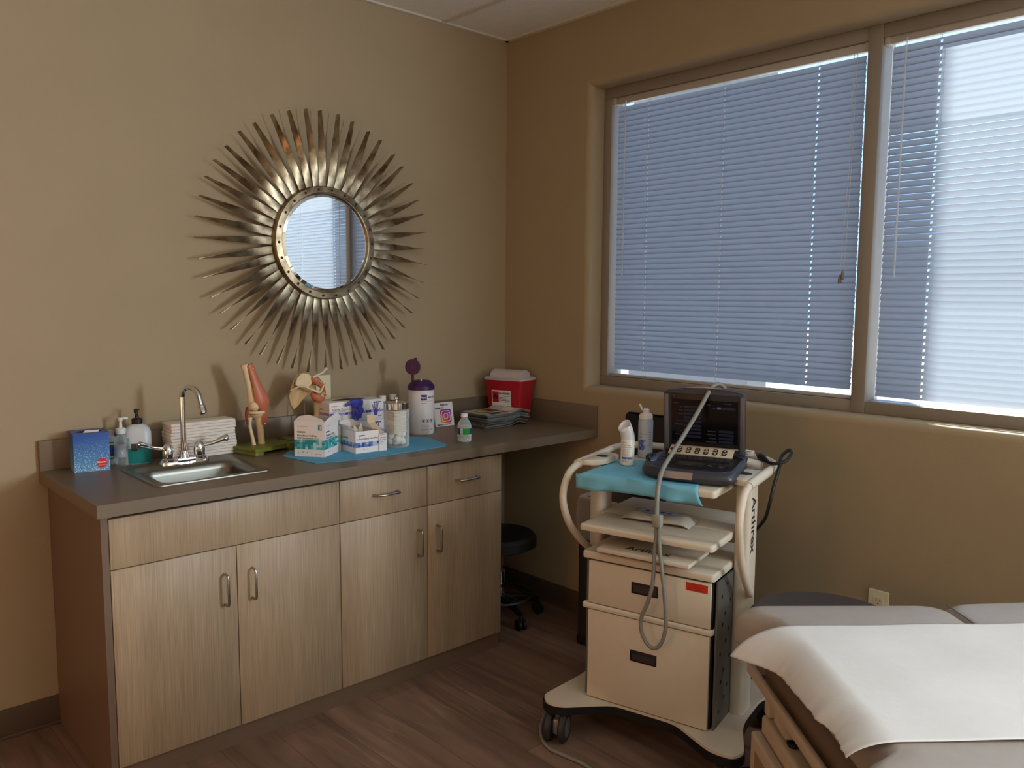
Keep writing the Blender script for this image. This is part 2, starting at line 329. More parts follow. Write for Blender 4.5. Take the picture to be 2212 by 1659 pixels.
# ------------------------------------------------------------ blinds
def slat_mat(name, rgb, k):
    m = bpy.data.materials.new(name); m.use_nodes = True; nt = m.node_tree; b = nt.nodes['Principled BSDF']; b.inputs['Base Color'].default_value = s2l(rgb)+(1,); b.inputs['Roughness'].default_value = .38
    t = nt.nodes.new('ShaderNodeBsdfTranslucent'); t.inputs[0].default_value = s2l((205, 222, 240))+(1,); x = nt.nodes.new('ShaderNodeMixShader'); x.inputs[0].default_value = k
    o = nt.nodes['Material Output']; nt.links.new(b.outputs[0], x.inputs[1]); nt.links.new(t.outputs[0], x.inputs[2]); nt.links.new(x.outputs[0], o.inputs[0]); return m
slatm = slat_mat('blind_slat_vinyl', (132, 133, 137), .17)
cordm = pm('blind_cord', (200, 205, 210), .6); railm = pm('blind_headrail', (176, 168, 158), .4); wandm = thin('clear_wand', (225, 235, 240), alpha=.7)
XB = .112
def blind(name, label, ya, yb, ztop, zbot, tilt, ladders, wand, cordy, tass):
    t = thing(name, label, 'blind', (XB, (ya+yb)/2, ztop)); yc = (ya+yb)/2
    L = lambda y: y-yc
    hr = B(); hr.box(-.012, .014, L(yb)-.006, L(ya)+.006, -.002, .026, .002).build('headrail', railm, t)
    for y in (ya, yb): B().box(-.017, .018, L(y)-.012 if y == yb else L(y)-.006, L(y)+.006 if y == yb else L(y)+.012, -.004, .031, .002).build('mounting_bracket', railm, t)
    s = B(); P_ = .0222; W = .0252; z = ztop-.025; i = 0
    holes = [L(y) for y in ladders]; cuts = [L(yb)+.006]
    for h in sorted(holes): cuts += [h-.003, h+.003]
    cuts.append(L(ya)-.013)
    while z > zbot+.022:
        a = math.radians(tilt(z)+random.uniform(-.6, .6)); n = 6; pts = []
        for k in range(n+1):
            u = (k/n-.5)*W; v = .0022*(1-(2*k/n-1)**2)      # crowned slat
            pts.append((u*math.sin(a)-v*math.cos(a), u*math.cos(a)+v*math.sin(a)+z-ztop))
        sag = random.uniform(-.0003, .0003)
        for c0, c1 in zip(cuts, cuts[1:]):
            hole = (c1-c0) < .0065
            for k in range(n):
                if hole and k in (2, 3): continue
                s._f(s._v([(pts[k][0], c0, pts[k][1]), (pts[k][0], c1, pts[k][1]), (pts[k+1][0], c1, pts[k+1][1]+sag*0), (pts[k+1][0], c0, pts[k+1][1])], None), 0)
        z -= P_; i += 1
    bmesh.ops.remove_doubles(s.bm, verts=s.bm.verts, dist=1e-5)
    s.build('slats', slatm, t, ang=60)
    B().box(-.010, .010, L(yb), L(ya), zbot-ztop-.001, zbot-ztop+.012, .003).build('bottom_rail', railm, t)
    for h in holes:
        c = B()
        for dx in (-.0125, .0125): c.tube([(dx, h, 0), (dx, h, zbot-ztop+.01)], .0006, 5)
        c.tube([(0, h, 0), (0, h, zbot-ztop)], .0007, 5)
        c.build('ladder_cord', cordm, t)
    if wand: 
        wd = B(); wd.tube([(-.02, L(wand), .004), (-.026, L(wand), -.02), (-.026, L(wand), -.78)], .0035, 8); wd.build('tilt_wand', wandm, t)
    if cordy:
        c = B(); c.tube([(-.018, L(cordy)-.004, -.004), (-.018, L(cordy), -.4), (-.02, L(cordy)+.008, -.76)], .0009, 5); c.tube([(-.018, L(cordy)+.008, -.004), (-.018, L(cordy)+.008, -.4), (-.02, L(cordy)+.022, -.785+.02)], .0009, 5)
        cc = c.build('lift_cord', cordm, t)
        g = B(); 
        for dy, dz in ((.022, -.79), (.012, -.775)): g.lathe([(.002, .03), (.005, .022), (.0065, 0), (.004, -.002)], 12, M=T3(-.02, L(cordy)+dy, dz))
        g.build('tassel', pm('tassel_plastic', (130, 115, 100), .5), cc)
    return t
blind('window_blind', 'grey slatted blind in the shaded window nearest the corner, lowered and shut', -.604, -1.724, 2.318, 1.117, lambda z: 15 if z > 1.2 else 24, (-.783, -1.158, -1.548), -.672, -1.69, True)
blind('window_blind', 'bright sunlit slatted blind right of the window mullion', -1.795, -2.97, 2.325, 1.105, lambda z: 8 if z > 2.05 else (26 if z > 1.45 else 20), (-1.962, -2.4, -2.8), -1.86, None, False)

# ------------------------------------------------------------ counter, sink
CT = .885; TH = .038; CL, CR = -2.096, 0; CF = -.622
ct = thing('countertop', 'taupe laminate countertop running from the sink to the window wall', 'countertop', (-1.05, -.3, CT))
hx0, hx1, hy0, hy1 = -1.879, -1.527, -.492, -.180
b = B(); X = lambda v: v+1.05; Yy = lambda v: v+.3
def cb(x0, x1, y0, y1, z0, z1, **k): b.box(X(x0), X(x1), Yy(y0), Yy(y1), z0-CT, z1-CT, **k)
cb(CL, hx0, CF, -.001, CT-TH, CT); cb(hx1, -.001, CF, -.001, CT-TH, CT); cb(hx0, hx1, CF, hy0, CT-TH, CT); cb(hx0, hx1, hy1, -.001, CT-TH, CT)
b.build('worktop', lam, ct)
bs = B().box(CL, -.001, -.02, -.001, CT+.0002, CT+.1016, .001).build('backsplash', lam); tag(bs, 'long taupe laminate backsplash strip along the wall under the mirror', 'backsplash')
bs = B().box(-.02, -.001, CF, -.021, CT+.0002, CT+.1016, .001).build('side_splash', lam); tag(bs, 'short taupe laminate splash strip against the window wall', 'backsplash')
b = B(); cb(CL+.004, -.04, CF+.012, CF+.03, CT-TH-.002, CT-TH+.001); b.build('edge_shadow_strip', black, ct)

sk = thing('sink', 'small stainless steel drop-in sink under the gooseneck faucet', 'sink', (-1.703, -.335, CT))
b = B(); L = []
for hx, hy, z, r in ((.190, .170, .0005, .02), (.189, .169, .004, .02), (.182, .162, .0055, .02), (.176, .157, .0035, .018)):
    L.append([(x, y, z) for x, y in rr(0, 0, hx, hy, r, 6)])
for cyo, hx, hy, z, r in ((-.03, .157, .113, .0035, .035), (-.03, .150, .106, -.003, .035), (-.03, .147, .103, -.02, .035), (-.03, .143, .099, -.105, .035), (-.03, .128, .084, -.124, .03), (-.03, .05, .035, -.128, .03), (-.03, .02, .02, -.1285, .019)):
    L.append([(x, y, z) for x, y in rr(0, cyo, hx, hy, r, 6)])
b.loft(L, cap0=False); b.build('basin', sinkm, sk, ang=50)
B().lathe([(.028, -.1265), (.03, -.1245), (.022, -.1255), (.02, -.127), (.001, -.127)], 24, M=T3(0, -.03, 0), cap=False).build('drain', chrome, sk)
# faucet
fa = thing('faucet', 'chrome gooseneck faucet with two wrist-blade handles behind the sink', 'faucet', (-1.689, -.198, CT+.0045))
b = B(); b.loft([[(x, y, z) for x, y in rr(0, 0, .084-k, .026-k, .02, 5)] for k, z in ((0, 0), (.001, .010), (.006, .016), (.02, .018))]); b.prism([(-.03, -.026), (.03, -.026), (.022, -.012), (-.022, -.012)], 0, .02, bev=.002); b.build('base_plate', chrome, fa)
pts = [(0, 0, .012), (0, 0, .222)]; r_ = .044
for i in range(1, 13): a = PI*.93*i/12; pts.append((0, -r_+r_*math.cos(a), .222+r_*math.sin(a)))
e = Vector(pts[-1]); dr = (e-Vector(pts[-2])).normalized(); pts.append(tuple(e+dr*.028))
pp = [Vector(p) for p in pts]
# swing the spout slightly to the right
Ms = RZ(18)
sp_ = B().tube(spline(pp, 4), .0095, 16, M=Ms); sp_.lathe([(.021, 0), (.021, .004), (.016, .012), (.013, .03), (.0105, .032)], 24, M=T3(0, 0, .012)); spo = sp_.build('spout', chrome, fa)
e2 = Vector(pts[-1]); q = dr.to_track_quat('Z', 'Y').to_matrix().to_4x4()
B().lathe([(.0105, -.004), (.0135, 0), (.0135, .01), (.0145, .012), (.0145, .026), (.012, .027), (.012, .02)], 20, M=Ms @ T3(*e2) @ q, cap=False).build('aerator', chrome, spo)
for sgn, ang in ((-1, 8), (1, -30)):
    hb = B().lathe([(.024, .012), (.024, .018), (.0185, .022), (.02, .045), (.017, .062), (.009, .072), (.001, .074)], 24, M=T3(.054*sgn, 0, 0)).build('handle_hub', chrome, fa)
    M_ = T3(.054*sgn, 0, .056) @ RZ(ang if sgn > 0 else 180-ang)
    path = spline([(.01, 0, 0), (.035, 0, .004), (.06, 0, .012), (.082, 0, .022), (.1, 0, .024)], 4)
    rad = [.0048+.0058*max(0, (i/len(path)-.45)*1.8)**1.0 for i in range(len(path))]; rad[-1] = .0028; rad[-2] = .0078; rad[-3] = .0098
    B().tube(path, rad, 14, M=M_ @ RX(-20), flat=1.45).build('handle_blade', chrome, hb)
tx = P(); tx.text('DELTA', .008, 0, FRONT((0, -.0268, .004)), align='CENTER'); tx.build('engraving', inkg, fa)

# ------------------------------------------------------------ cabinets
DF = -.5656+.0; ZTOP = .826; ZD = .0685; ZS = .6745
def bar_handle(parent, x, z, vert, h=.1):
    b = B(); k = h/2; d = .03
    P_ = [(0, 0, -k), (0, -d*.6, -k), (0, -d, -k+.012), (0, -d, 0), (0, -d, k-.012), (0, -d*.6, k), (0, 0, k)]
    pp = [P_[0], P_[1], (0, -d*.9, -k+.003), P_[2], P_[3], P_[4], (0, -d*.9, k-.003), P_[5], P_[6]]
    b.tube(pp, .0042, 10, M=T3(x, DF-.0005, z) @ (Matrix.Identity(4) if vert else RY(90)), up=(1, 0, 0)); return b.build('handle', steel, parent)
def cab(label, x0, x1, ndoor, drawer):
    t = thing('base_cabinet', label, 'cabinet', (0, 0, 0)); T_ = .018; g = .0015
    b = B(); yb_ = -.004; yf = DF+.02
    for xx in (x0, x1-T_): b.box(xx, xx+T_, yf, yb_, ZD, CT-TH-.001)
    b.box(x0+T_, x1-T_, yf, yb_, ZD, ZD+T_); b.box(x0+T_, x1-T_, yb_-.006, yb_, ZD+T_, CT-TH-.001); b.box(x0+T_, x1-T_, yf, yf+.06, CT-TH-.02, CT-TH-.001)
    b.build('carcass', lamside, t)
    d = B().box(x0+g, x1-g, DF, DF+.019, ZS+g, ZTOP, .0008).build('drawer_front' if drawer else 'false_front', doorm, t)
    if drawer: bar_handle(d, (x0+x1)/2, (ZS+ZTOP)/2+.005, False)
    wd = (x1-x0)/ndoor
    for i in range(ndoor):
        a, c = x0+i*wd, x0+(i+1)*wd
        dd = B().box(a+g, c-g, DF, DF+.019, ZD, ZS-g, .0008).build('door', doorm, t)
        if ndoor == 2: hx = c-.042 if i == 0 else a+.05
        else: hx = c-.045 if drawer == 1 else a+.045
        bar_handle(dd, hx, ZS-.135, True)
    return t
X1, X2, X3, X4 = -2.0528, -1.2932, -.9115, -.5298
cab('two-door pale woodgrain sink cabinet at the left end of the counter', X1, X2, 2, 0)
cab('pale woodgrain cabinet with one drawer in the middle of the counter run', X2, X3, 1, 1)
cab('pale woodgrain cabinet with one drawer beside the open knee space', X3, X4, 1, 2)
ep = B().box(X1-.02, X1-.0005, DF+.002, -.001, 0, CT-TH-.001).build('end_panel', lamside); tag(ep, 'dark brown laminate panel closing the left end of the cabinets', 'panel')
tk = B().box(X1, X4-.002, -.552, -.53, 0, ZD-.001).box(X4-.02, X4-.002, -.53, -.01, 0, ZD-.001).build('toe_kick', lamside); tag(tk, 'dark brown toe kick board beneath the cabinet doors', 'toe kick')

# ------------------------------------------------------------ sunburst mirror
mr = thing('sunburst_mirror', 'round mirror with twisted bronze metal rays above the counter', 'mirror', (-1.044, 0, 1.6816))
bronze = bpy.data.materials.new('aged_bronze'); bronze.use_nodes = True; nt = bronze.node_tree; bb = nt.nodes['Principled BSDF']; bb.inputs['Metallic'].default_value = .9; bb.inputs['Roughness'].default_value = .36
tc = nt.nodes.new('ShaderNodeTexCoord'); n1 = nt.nodes.new('ShaderNodeTexNoise'); n1.inputs['Scale'].default_value = 22; n1.inputs['Detail'].default_value = 6; nt.links.new(tc.outputs['Object'], n1.inputs[0])
r = nt.nodes.new('ShaderNodeValToRGB'); r.color_ramp.elements[0].color = s2l((112, 92, 72))+(1,); r.color_ramp.elements[1].color = s2l((178, 166, 140))+(1,); r.color_ramp.elements[0].position = .33; r.color_ramp.elements[1].position = .62
nt.links.new(n1.outputs[0], r.inputs[0]); nt.links.new(r.outputs[0], bb.inputs['Base Color'])
mglass = pm('mirror_glass', (238, 242, 245), .01, 1)
YP = -.062
MF = Matrix(((1, 0, 0, 0), (0, 0, -1, 0), (0, 1, 0, 0), (0, 0, 0, 1)))  # local (x, y, out) -> world (x, -out, z)
MF = Matrix(((1, 0, 0, 0), (0, 0, -1, 0), (0, 1, 0, 0), (0, 0, 0, 1)))
for i in range(44):
    th = math.radians(90-(i+.0)*360/44+random.uniform(-.7, .7)); R1 = .522+random.uniform(-.003, .003)
    er = Vector((math.cos(th), 0, math.sin(th))); nn = Vector((0, -1, 0)); et = nn.cross(er); L = []
    N = 18
    for k in range(N+1):
        u = k/N; rad = .205+(R1-.205)*u; s_ = max(0, (u-.12)/.88); tw = -math.radians(86)*(s_*s_*(3-2*s_)*.55+s_*.45); wd = .0148*(1-.12*u)
        tv = Matrix.Rotation(tw, 3, er) @ et; nv = Matrix.Rotation(tw, 3, er) @ nn
        c = er*rad+nn*(.052+.012*math.sin(u*PI)*.5+.004*(1-u)); cv = .0022*(1-u)
        L.append([c-tv*wd+nv*.0006, c+nv*(.0006+cv), c+tv*wd+nv*.0006, c+tv*wd-nv*.0006, c-nv*(.0006-cv), c-tv*wd-nv*.0006])
    B().loft(L).build('ray', bronze, mr, ang=40)
b = B(); b.lathe([(.197, .045), (.197, .084), (.2, .087), (.222, .083), (.225, .078), (.225, .045)], 88, M=MF @ Matrix.Identity(4), cap=False)
b.loft([[(x, y, z) for x, y in [(r0*math.cos(2*PI*i/64), r0*math.sin(2*PI*i/64)) for i in range(64)]] for r0, z in ((.2, .001), (.2, .046))], M=MF)
b.build('rim', bronze, mr, ang=30)
b = B(); b.lathe([(.1965, .074), (.182, .078), (.0001, .078)], 88, M=MF, cap=False); b.build('glass', mglass, mr, ang=3)
rv = pm('rivet_bronze', (96, 74, 60), .4, .9)
for i in range(22):
    a = 2*PI*(i+.1)/22; B().ball((.2105*math.cos(a), .2105*math.sin(a), .0855), .0052, M=MF, n=12).build('rivet', rv, mr)

# ------------------------------------------------------------ wall outlets
def outlet(label, M, group=None):
    t = thing('wall_outlet', label, 'outlet'); t.matrix_world = M
    B().rbox(.035, .0575, 0, .005, .004, .002).build('cover_plate', offw, t)
    for s_ in (-1, 1):
        f = B().loft([[(x, y, z) for x, y in rr(0, s_*.0195, .0165, .0145, .010, 4)] for z in (.004, .0065)]).build('receptacle', offw, t)
        q = B()
        for xx, hh in ((-.0065, .0045), (.0065, .0035)): q.box(xx-.0011, xx+.0011, s_*.0195+.001-hh+.002, s_*.0195+.001+hh+.002, .0063, .0068)
        q.lathe([(.0025, .0063), (.0025, .0068)], 10, M=T3(0, s_*.0195-.008, 0)); q.build('slots', black, f)
    return t
outlet('almond wall outlet behind the shoulder joint model', Mface((-1.028, -.0005, 1.085), (1, 0, 0), (0, 0, 1)))
outlet('almond wall outlet low on the window wall behind the exam table', Mface((-.0005, -1.905, .428), (0, -1, 0), (0, 0, 1)))
#PART2
# ------------------------------------------------------------ things on the counter
def bottle_face(P_): # rotation that turns local -y towards the camera
    return math.degrees(math.atan2(-3.0553-P_[1], -2.7724-P_[0]))+90
teal = [pm('teal_print_a', (20, 140, 150), .5), pm('teal_print_b', (90, 180, 185), .5), pm('teal_print_c', (190, 215, 215), .5)]
blu = [pm('blue_print_a', (40, 62, 140), .5), pm('blue_print_b', (90, 115, 180), .5), pm('blue_print_c', (170, 185, 215), .5)]
# tissue box
tb = thing('tissue_box', 'blue cube tissue box with white specks at the left end of the counter', 'tissue box', (-2.018, -.116, CT), -7.5)
tis = pm('tissue_box_blue', (52, 104, 176), .35)
nt = tis.node_tree; bb = nt.nodes['Principled BSDF']; tc = nt.nodes['Texture Coordinate']; v = nt.nodes.new('ShaderNodeTexVoronoi'); v.inputs['Scale'].default_value = 300; nt.links.new(tc.outputs['Object'], v.inputs[0])
sx = nt.nodes.new('ShaderNodeSeparateXYZ'); nt.links.new(tc.outputs['Object'], sx.inputs[0])
zr = nt.nodes.new('ShaderNodeMapRange'); zr.inputs[1].default_value = 0; zr.inputs[2].default_value = .112; zr.inputs[3].default_value = .42; zr.inputs[4].default_value = .10; nt.links.new(sx.outputs[2], zr.inputs[0])
lt = nt.nodes.new('ShaderNodeMath'); lt.operation = 'LESS_THAN'; nt.links.new(v.outputs['Distance'], lt.inputs[0]); nt.links.new(zr.outputs[0], lt.inputs[1])
cr_ = nt.nodes.new('ShaderNodeValToRGB'); cr_.color_ramp.elements[0].color = s2l((86, 150, 196))+(1,); cr_.color_ramp.elements[1].color = s2l((40, 84, 168))+(1,); cr_.color_ramp.elements[1].position = .12; nt.links.new(sx.outputs[2], cr_.inputs[0])
mx = nt.nodes.new('ShaderNodeMix'); mx.data_type = 'RGBA'; mx.inputs[7].default_value = (.6, .72, .85, 1); nt.links.new(lt.outputs[0], mx.inputs[0]); nt.links.new(cr_.outputs[0], mx.inputs[6]); nt.links.new(mx.outputs[2], bb.inputs['Base Color'])
b = B(); h = .127; w_ = .108; outer = [(x, y, h) for x, y in rr(w_/2, w_/2, w_/2, w_/2, .0008, 9)]; inn = [(x, y, h) for x, y in rr(w_/2, w_/2, .040, .026, .026, 9)]; inn2 = [(x, y, h-.02) for x, y, z in inn]; bot = [(x, y, 0) for x, y, z in outer]
b.loft([bot, outer, inn, inn2], cap1=True); b.build('box', tis, tb, ang=30)
tw = B(); tw.loft([[(x+.012*k, y+.004*math.sin(i*.9), h-.018+.022*k) for i, (x, y) in enumerate(rr(w_/2, w_/2, .030-.008*k, .012-.006*k, .008, 5))] for k in (0, .5, 1)]); tw.build('tissue', white, tb)
red = pm('red_print', (205, 48, 34), .5)
p = P(); Mf = FRONT((0, -.0006, 0)); p.disc(.083, .026, .0165, 0, Mf, 32); p.text('Kleenex', .0085, 1, Mf, .083, .026, .0003, 'CENTER', .0003); p.text('FACIAL TISSUES', .003, 1, Mf, .083, .018, .0003, 'CENTER'); p.build('label', [red, white], tb)
# hand sanitiser bottles
clear = thin('clear_plastic', (225, 232, 235), alpha=.62, rough=.1); clearer = thin('clear_thin_plastic', (235, 240, 240), alpha=.8)
t = thing('sanitizer_bottle', 'clear pump bottle with white top between tissue box and soap', 'bottle', (-1.856, -.075, CT), bottle_face((-1.84, -.07)))
B().lathe([(.001, 0), (.022, 0), (.0245, .004), (.0245, .085), (.02, .098), (.012, .106), (.011, .112)], 28).build('bottle_body', clearer, t)
B().lathe([(.013, .108), (.0165, .109), (.0165, .126), (.014, .129), (.006, .131), (.0045, .15), (.007, .152), (.008, .164), (.004, .166)], 24, cap=True).box(-.006, .024, -.005, .005, .158, .166, .002).build('pump', pm('translucent_white_plastic', (215, 218, 216), .35), t)
p = P(); p.band(.0248, -.02, .016, .03, .075, 0, None); p.text('Y', .02, 1, wrap=.0252, x=-.004, y=.04); p.build('label', [pm('silver_label', (160, 165, 172), .4), white], t)
t = thing('lotion_bottle', 'small squeeze bottle with yellow and blue label right beside the tissue box', 'bottle', (-1.878, -.036, CT), bottle_face((-1.87, -.03)))
B().lathe([(.001, 0), (.018, 0), (.02, .003), (.02, .085), (.012, .098), (.01, .1), (.01, .118), (.001, .119)], 24).build('bottle_body', clear, t)
p = P(); p.band(.0203, -.02, .02, .02, .08, 0); p.band(.0205, -.02, .02, .07, .075, 1); p.band(.0205, -.02, .02, .026, .031, 1); p.disc(0, 0, .009, 2, FRONT((0, -.0212, .055)), 20); p.build('label', [pm('navy_label', (60, 80, 120), .5), pm('yellow_print', (205, 195, 60), .5), blu[0]], t)
# soap bottle
t = thing('soap_bottle', 'white pump bottle half full of teal hand soap with black pump', 'soap bottle', (-1.803, -.080, CT), bottle_face((-1.79, -.06)))
Wb = .044
def bp(z0, z1, sh=1):
    L = []; 
    for z, k in z0: L.append([(x, y, z) for x, y in rr(0, 0, Wb*k, .03*k, .02*k+.005, 5)])
    return L
b = B(); b.loft(bp([(0, .88), (.004, .97), (.01, 1), (.108, 1), (.122, .9), (.133, .68), (.138, .42), (.141, .36)], 0)); b.build('bottle_body', pm('milky_plastic', (196, 200, 206), .35), t)
b = B(); b.loft([[(x*1.006, y*1.012, z) for x, y in rr(0, 0, Wb*k, .03*k, .02*k+.005, 5)] for z, k in ((.001, .9), (.005, .975), (.01, 1), (.057, 1))]); b.build('liquid_band', pm('teal_soap', (24, 128, 128), .25), t)
B().lathe([(.0175, .139), (.0175, .156), (.015, .158), (.007, .159), (.0065, .168), (.0045, .17), (.0045, .184), (.009, .186), (.009, .190), (.003, .191)], 24).tube([(0, 0, .1875), (-.004, -.02, .1875), (-.005, -.032, .184)], .0042, 8).build('pump', black, t)
p = P(); Mf = FRONT((0, -.0306, 0)); 
for i in range(12): p.quad(.0008+.0006*(i % 3), .026, 0, Mf, -.022+i*.0017*1.0, .048, .0002)
p.quad(.013, .034, 1, Mf, -.040, .06, .0001); p.build('label', [ink, pm('green_grey_print', (128, 150, 150), .5)], t)
# paper towels behind the faucet
tow = pm('paper_towel', (232, 224, 216), .9, bump=.4, bscale=120)
N = 12; zc = CT+.0006; proto = None
for i in range(N):
    hh = .0109
    b = B(); b.box(-.119, .119, -.045, .045, 0, hh*.50, .0024, 3); b.box(-.1185, .1185, -.0435, .045, hh*.44, hh*.93, .0023, 3)
    o = b.build('paper_towel', tow); o.location = (-1.584+random.uniform(-.003, .003), -.0795+random.uniform(-.002, .002), zc); o.rotation_euler = (0, 0, math.radians(random.uniform(-.5, .5)))
    tag(o, 'folded white paper towel in the stack behind the faucet', 'paper towel', 'stack of folded paper towels'); zc += hh

# knee joint model
olive = pm('olive_plastic', (112, 116, 40), .38); bone = pm('bone_plastic', (222, 200, 160), .42, noise=.05, nscale=60); mus = pm('muscle_red_plastic', (192, 112, 82), .4, noise=.05, nscale=50); musd = pm('dark_red_plastic', (140, 50, 36), .45)
def base(t, xa=-.10, xb=.10):
    b = B(); b.prism([(xa, -.075), (xa+.065, -.075), (xa+.075, -.068), (xb-.045, -.068), (xb-.04, -.075), (xb, -.075), (xb, .075), (xa, .075)], .012, .027, bev=.002)
    for x in (xa, xb-.038):
        b.box(x, x+.038, -.075, .075, 0, .013, .002)
    return b.build('base', olive, t)
t = thing('knee_joint_model', 'plastic knee joint model with red muscle on an olive base beside the sink', 'anatomical model', (-1.369, -.148, CT), 14)
base(t)
KL = lambda x, z, y=0: (x-.013, y+.01, z-.0)     # local offsets, z above the counter
b = B()
b.tube(spline([KL(-.060, .334), KL(-.048, .285), KL(-.034, .236), KL(-.020, .19, 0)], 5), [.0145, .0135, .013, .0125, .012, .012, .012, .012, .0125, .013, .014, .016, .018, .0205, .0225, .0235][:16], 16)
for dx, dy in ((-.012, -.012), (.006, .014)): b.ball(KL(-.014+dx*1.1, .176, dy), .021, sc_=(1, 1.05, .95))
b.build('femur', bone, t)
b = B(); b.tube(spline([KL(-.008, .150), KL(.0, .125), KL(.006, .09), KL(.010, .05), KL(.012, .026)], 5), [.033, .031, .028, .024, .020, .0175, .016, .015, .0145, .014, .0138, .0138, .0138, .0138, .0138, .0138, .0138, .0138, .0142, .0146, .015], 18, flat=.85)
b.lathe([(.034, .146), (.036, .150), (.034, .155), (.02, .157)], 24, M=T3(*KL(-.008, 0))); b.build('tibia', bone, t)
B().tube(spline([KL(-.034, .132, .008), KL(-.034, .1, .008), KL(-.028, .06, .004), KL(-.024, .026, 0)], 5), [.010, .009, .008, .007, .0065, .006, .006, .006, .006, .0062, .0064, .0066, .0068, .007, .0075, .008], 12).build('fibula', bone, t)
b = B(); b.tube(spline([KL(-.046, .332, -.014), KL(-.030, .285, -.018), KL(-.016, .235, -.024), KL(-.002, .19, -.028), KL(.006, .160, -.026), KL(.014, .12, -.018), KL(.014, .098, -.012)], 5),
   [.013, .0135, .014, .0145, .015, .016, .017, .018, .019, .021, .0235, .026, .028, .0295, .030, .030, .029, .027, .024, .021, .018, .016, .015, .0145, .0142, .014, .0135, .013, .012, .011, .009], 16, flat=.55, up=(0, 1, 0)); b.build('muscle', mus, t)
B().tube(spline([KL(-.042, .172, .01), KL(-.047, .14, .01), KL(-.044, .105, .008)], 5), [.005, .0062, .007, .0074, .0074, .007, .0068, .0066, .006, .005, .004], 12, flat=.6).build('ligament', musd, t)
B().tube(spline([KL(.026, .165, .012), KL(.034, .14, .014), KL(.030, .108, .010)], 5), .0055, 10, flat=.6).build('ligament', bone, t)
for q in (KL(-.040, .318, -.0255), KL(.014, .105, -.0205)): B().ball(q, .0032, sc_=(1, .7, 1)).build('pin', white, t)
# shoulder joint model on its own base, behind the swab box
t = thing('shoulder_joint_model', 'plastic shoulder joint model with shoulder blade on an olive base before the outlet', 'anatomical model', (-1.165, -.118, CT), 4)
base(t, -.092, .044)
S = lambda x, z, y=0: (x+1.165-.003, y+.0, z-CT)
B().tube(spline([(.035, .0, .026), (.036, 0, .06), (.042, 0, .105), (.046, 0, .150), (.046, -.004, .18), (.040, -.006, .198)], 5), [.011]*6+[.0115]*6+[.012, .013, .014, .0155, .017, .019, .021, .023, .0245, .025, .0245, .024, .022, .019][:14], 16).build('humerus', bone, t)
B().tube([(-.0, .02, .026), (-.0, .02, .16)], .002, 8).build('support_rod', steel, t)
b = B()      # scapula: a thin curved blade with a spine
out = [S(-1.235, 1.108), S(-1.222, 1.140), S(-1.205, 1.163), S(-1.175, 1.170), S(-1.150, 1.16), S(-1.128, 1.125), S(-1.135, 1.10), S(-1.158, 1.085), S(-1.185, 1.062), S(-1.205, 1.040), S(-1.225, 1.026), S(-1.240, 1.05), S(-1.246, 1.08)]
cen = Vector(S(-1.185, 1.105, .012)); L0 = [Vector(q)+Vector((0, .004, 0)) for q in out]
for th_ in (0,):
    rings = []
    for k, off in ((1, 0), (.97, -.0035), (.6, .008), (.25, .012)): rings.append([tuple(cen+(Vector(q)-cen)*k+Vector((0, off-.002, 0))) for q in L0])
    back = [[(x, y+.004, z) for x, y, z in r_] for r_ in rings]
    b.loft(rings[::-1][:3]+[rings[0]]+back[:1]+back[2:], 0)
b.build('shoulder_blade', pm('bone_tan_plastic', (206, 172, 124), .45, noise=.06, nscale=40), t, ang=60)
b = B(); b.tube(spline([S(-1.244, 1.104, -.008), S(-1.20, 1.118, -.02), S(-1.155, 1.100, -.032), S(-1.130, 1.092, -.036), S(-1.105, 1.117, -.03)], 5), [.003, .0035, .004, .0045, .005, .0055, .006, .0065, .007, .0075, .008, .009, .0095, .010, .010, .009, .008, .007, .006, .005, .004], 12, flat=.6)
b.loft([[Vector(S(x, z, y)) for x, z in ((-1.222, 1.125), (-1.216, 1.15), (-1.195, 1.168), (-1.168, 1.166), (-1.148, 1.15), (-1.15, 1.125), (-1.17, 1.108), (-1.20, 1.112))] for y in (-.014, -.006)]); b.build('scapular_spine', bone, t, ang=60)
B().tube(spline([S(-1.150, 1.150, -.02), S(-1.125, 1.160, -.022), S(-1.10, 1.168, -.02), S(-1.085, 1.180, -.012), S(-1.078, 1.172, -.006)], 5), [.007, .0075, .0075, .007, .0065, .006, .006, .006, .0062, .0064, .0066, .0068, .007, .0075, .008, .009, .0095, .0095, .009, .008, .006], 12, flat=.7).build('clavicle', pm('pale_bone_plastic', (216, 210, 188), .4), t)
b = B(); b.tube(spline([S(-1.148, 1.152, -.012), S(-1.128, 1.132, -.018), S(-1.108, 1.115, -.018), S(-1.094, 1.094, -.012)], 5), [.008, .012, .015, .016, .0165, .016, .015, .014, .013, .012, .0115, .011, .010, .009, .008, .006], 14); b.tube(spline([S(-1.150, 1.088, -.01), S(-1.132, 1.070, -.018), S(-1.112, 1.062, -.014), S(-1.094, 1.078, -.008), S(-1.09, 1.098, -.006)], 5), [.008, .011, .014, .016, .018, .019, .019, .0185, .018, .017, .016, .015, .014, .013, .012, .011, .010, .010, .009, .008, .006], 14); b.build('muscle', mus, t)
B().tube(spline([S(-1.125, 1.075, -.033), S(-1.108, 1.085, -.035), S(-1.092, 1.075, -.03)], 5), .003, 8, flat=.6).build('tendon', bone, t)
B().tube(spline([S(-1.135, 1.14, -.035), S(-1.115, 1.125, -.038)], 4), .003, 8, flat=.6).build('tendon', bone, t)

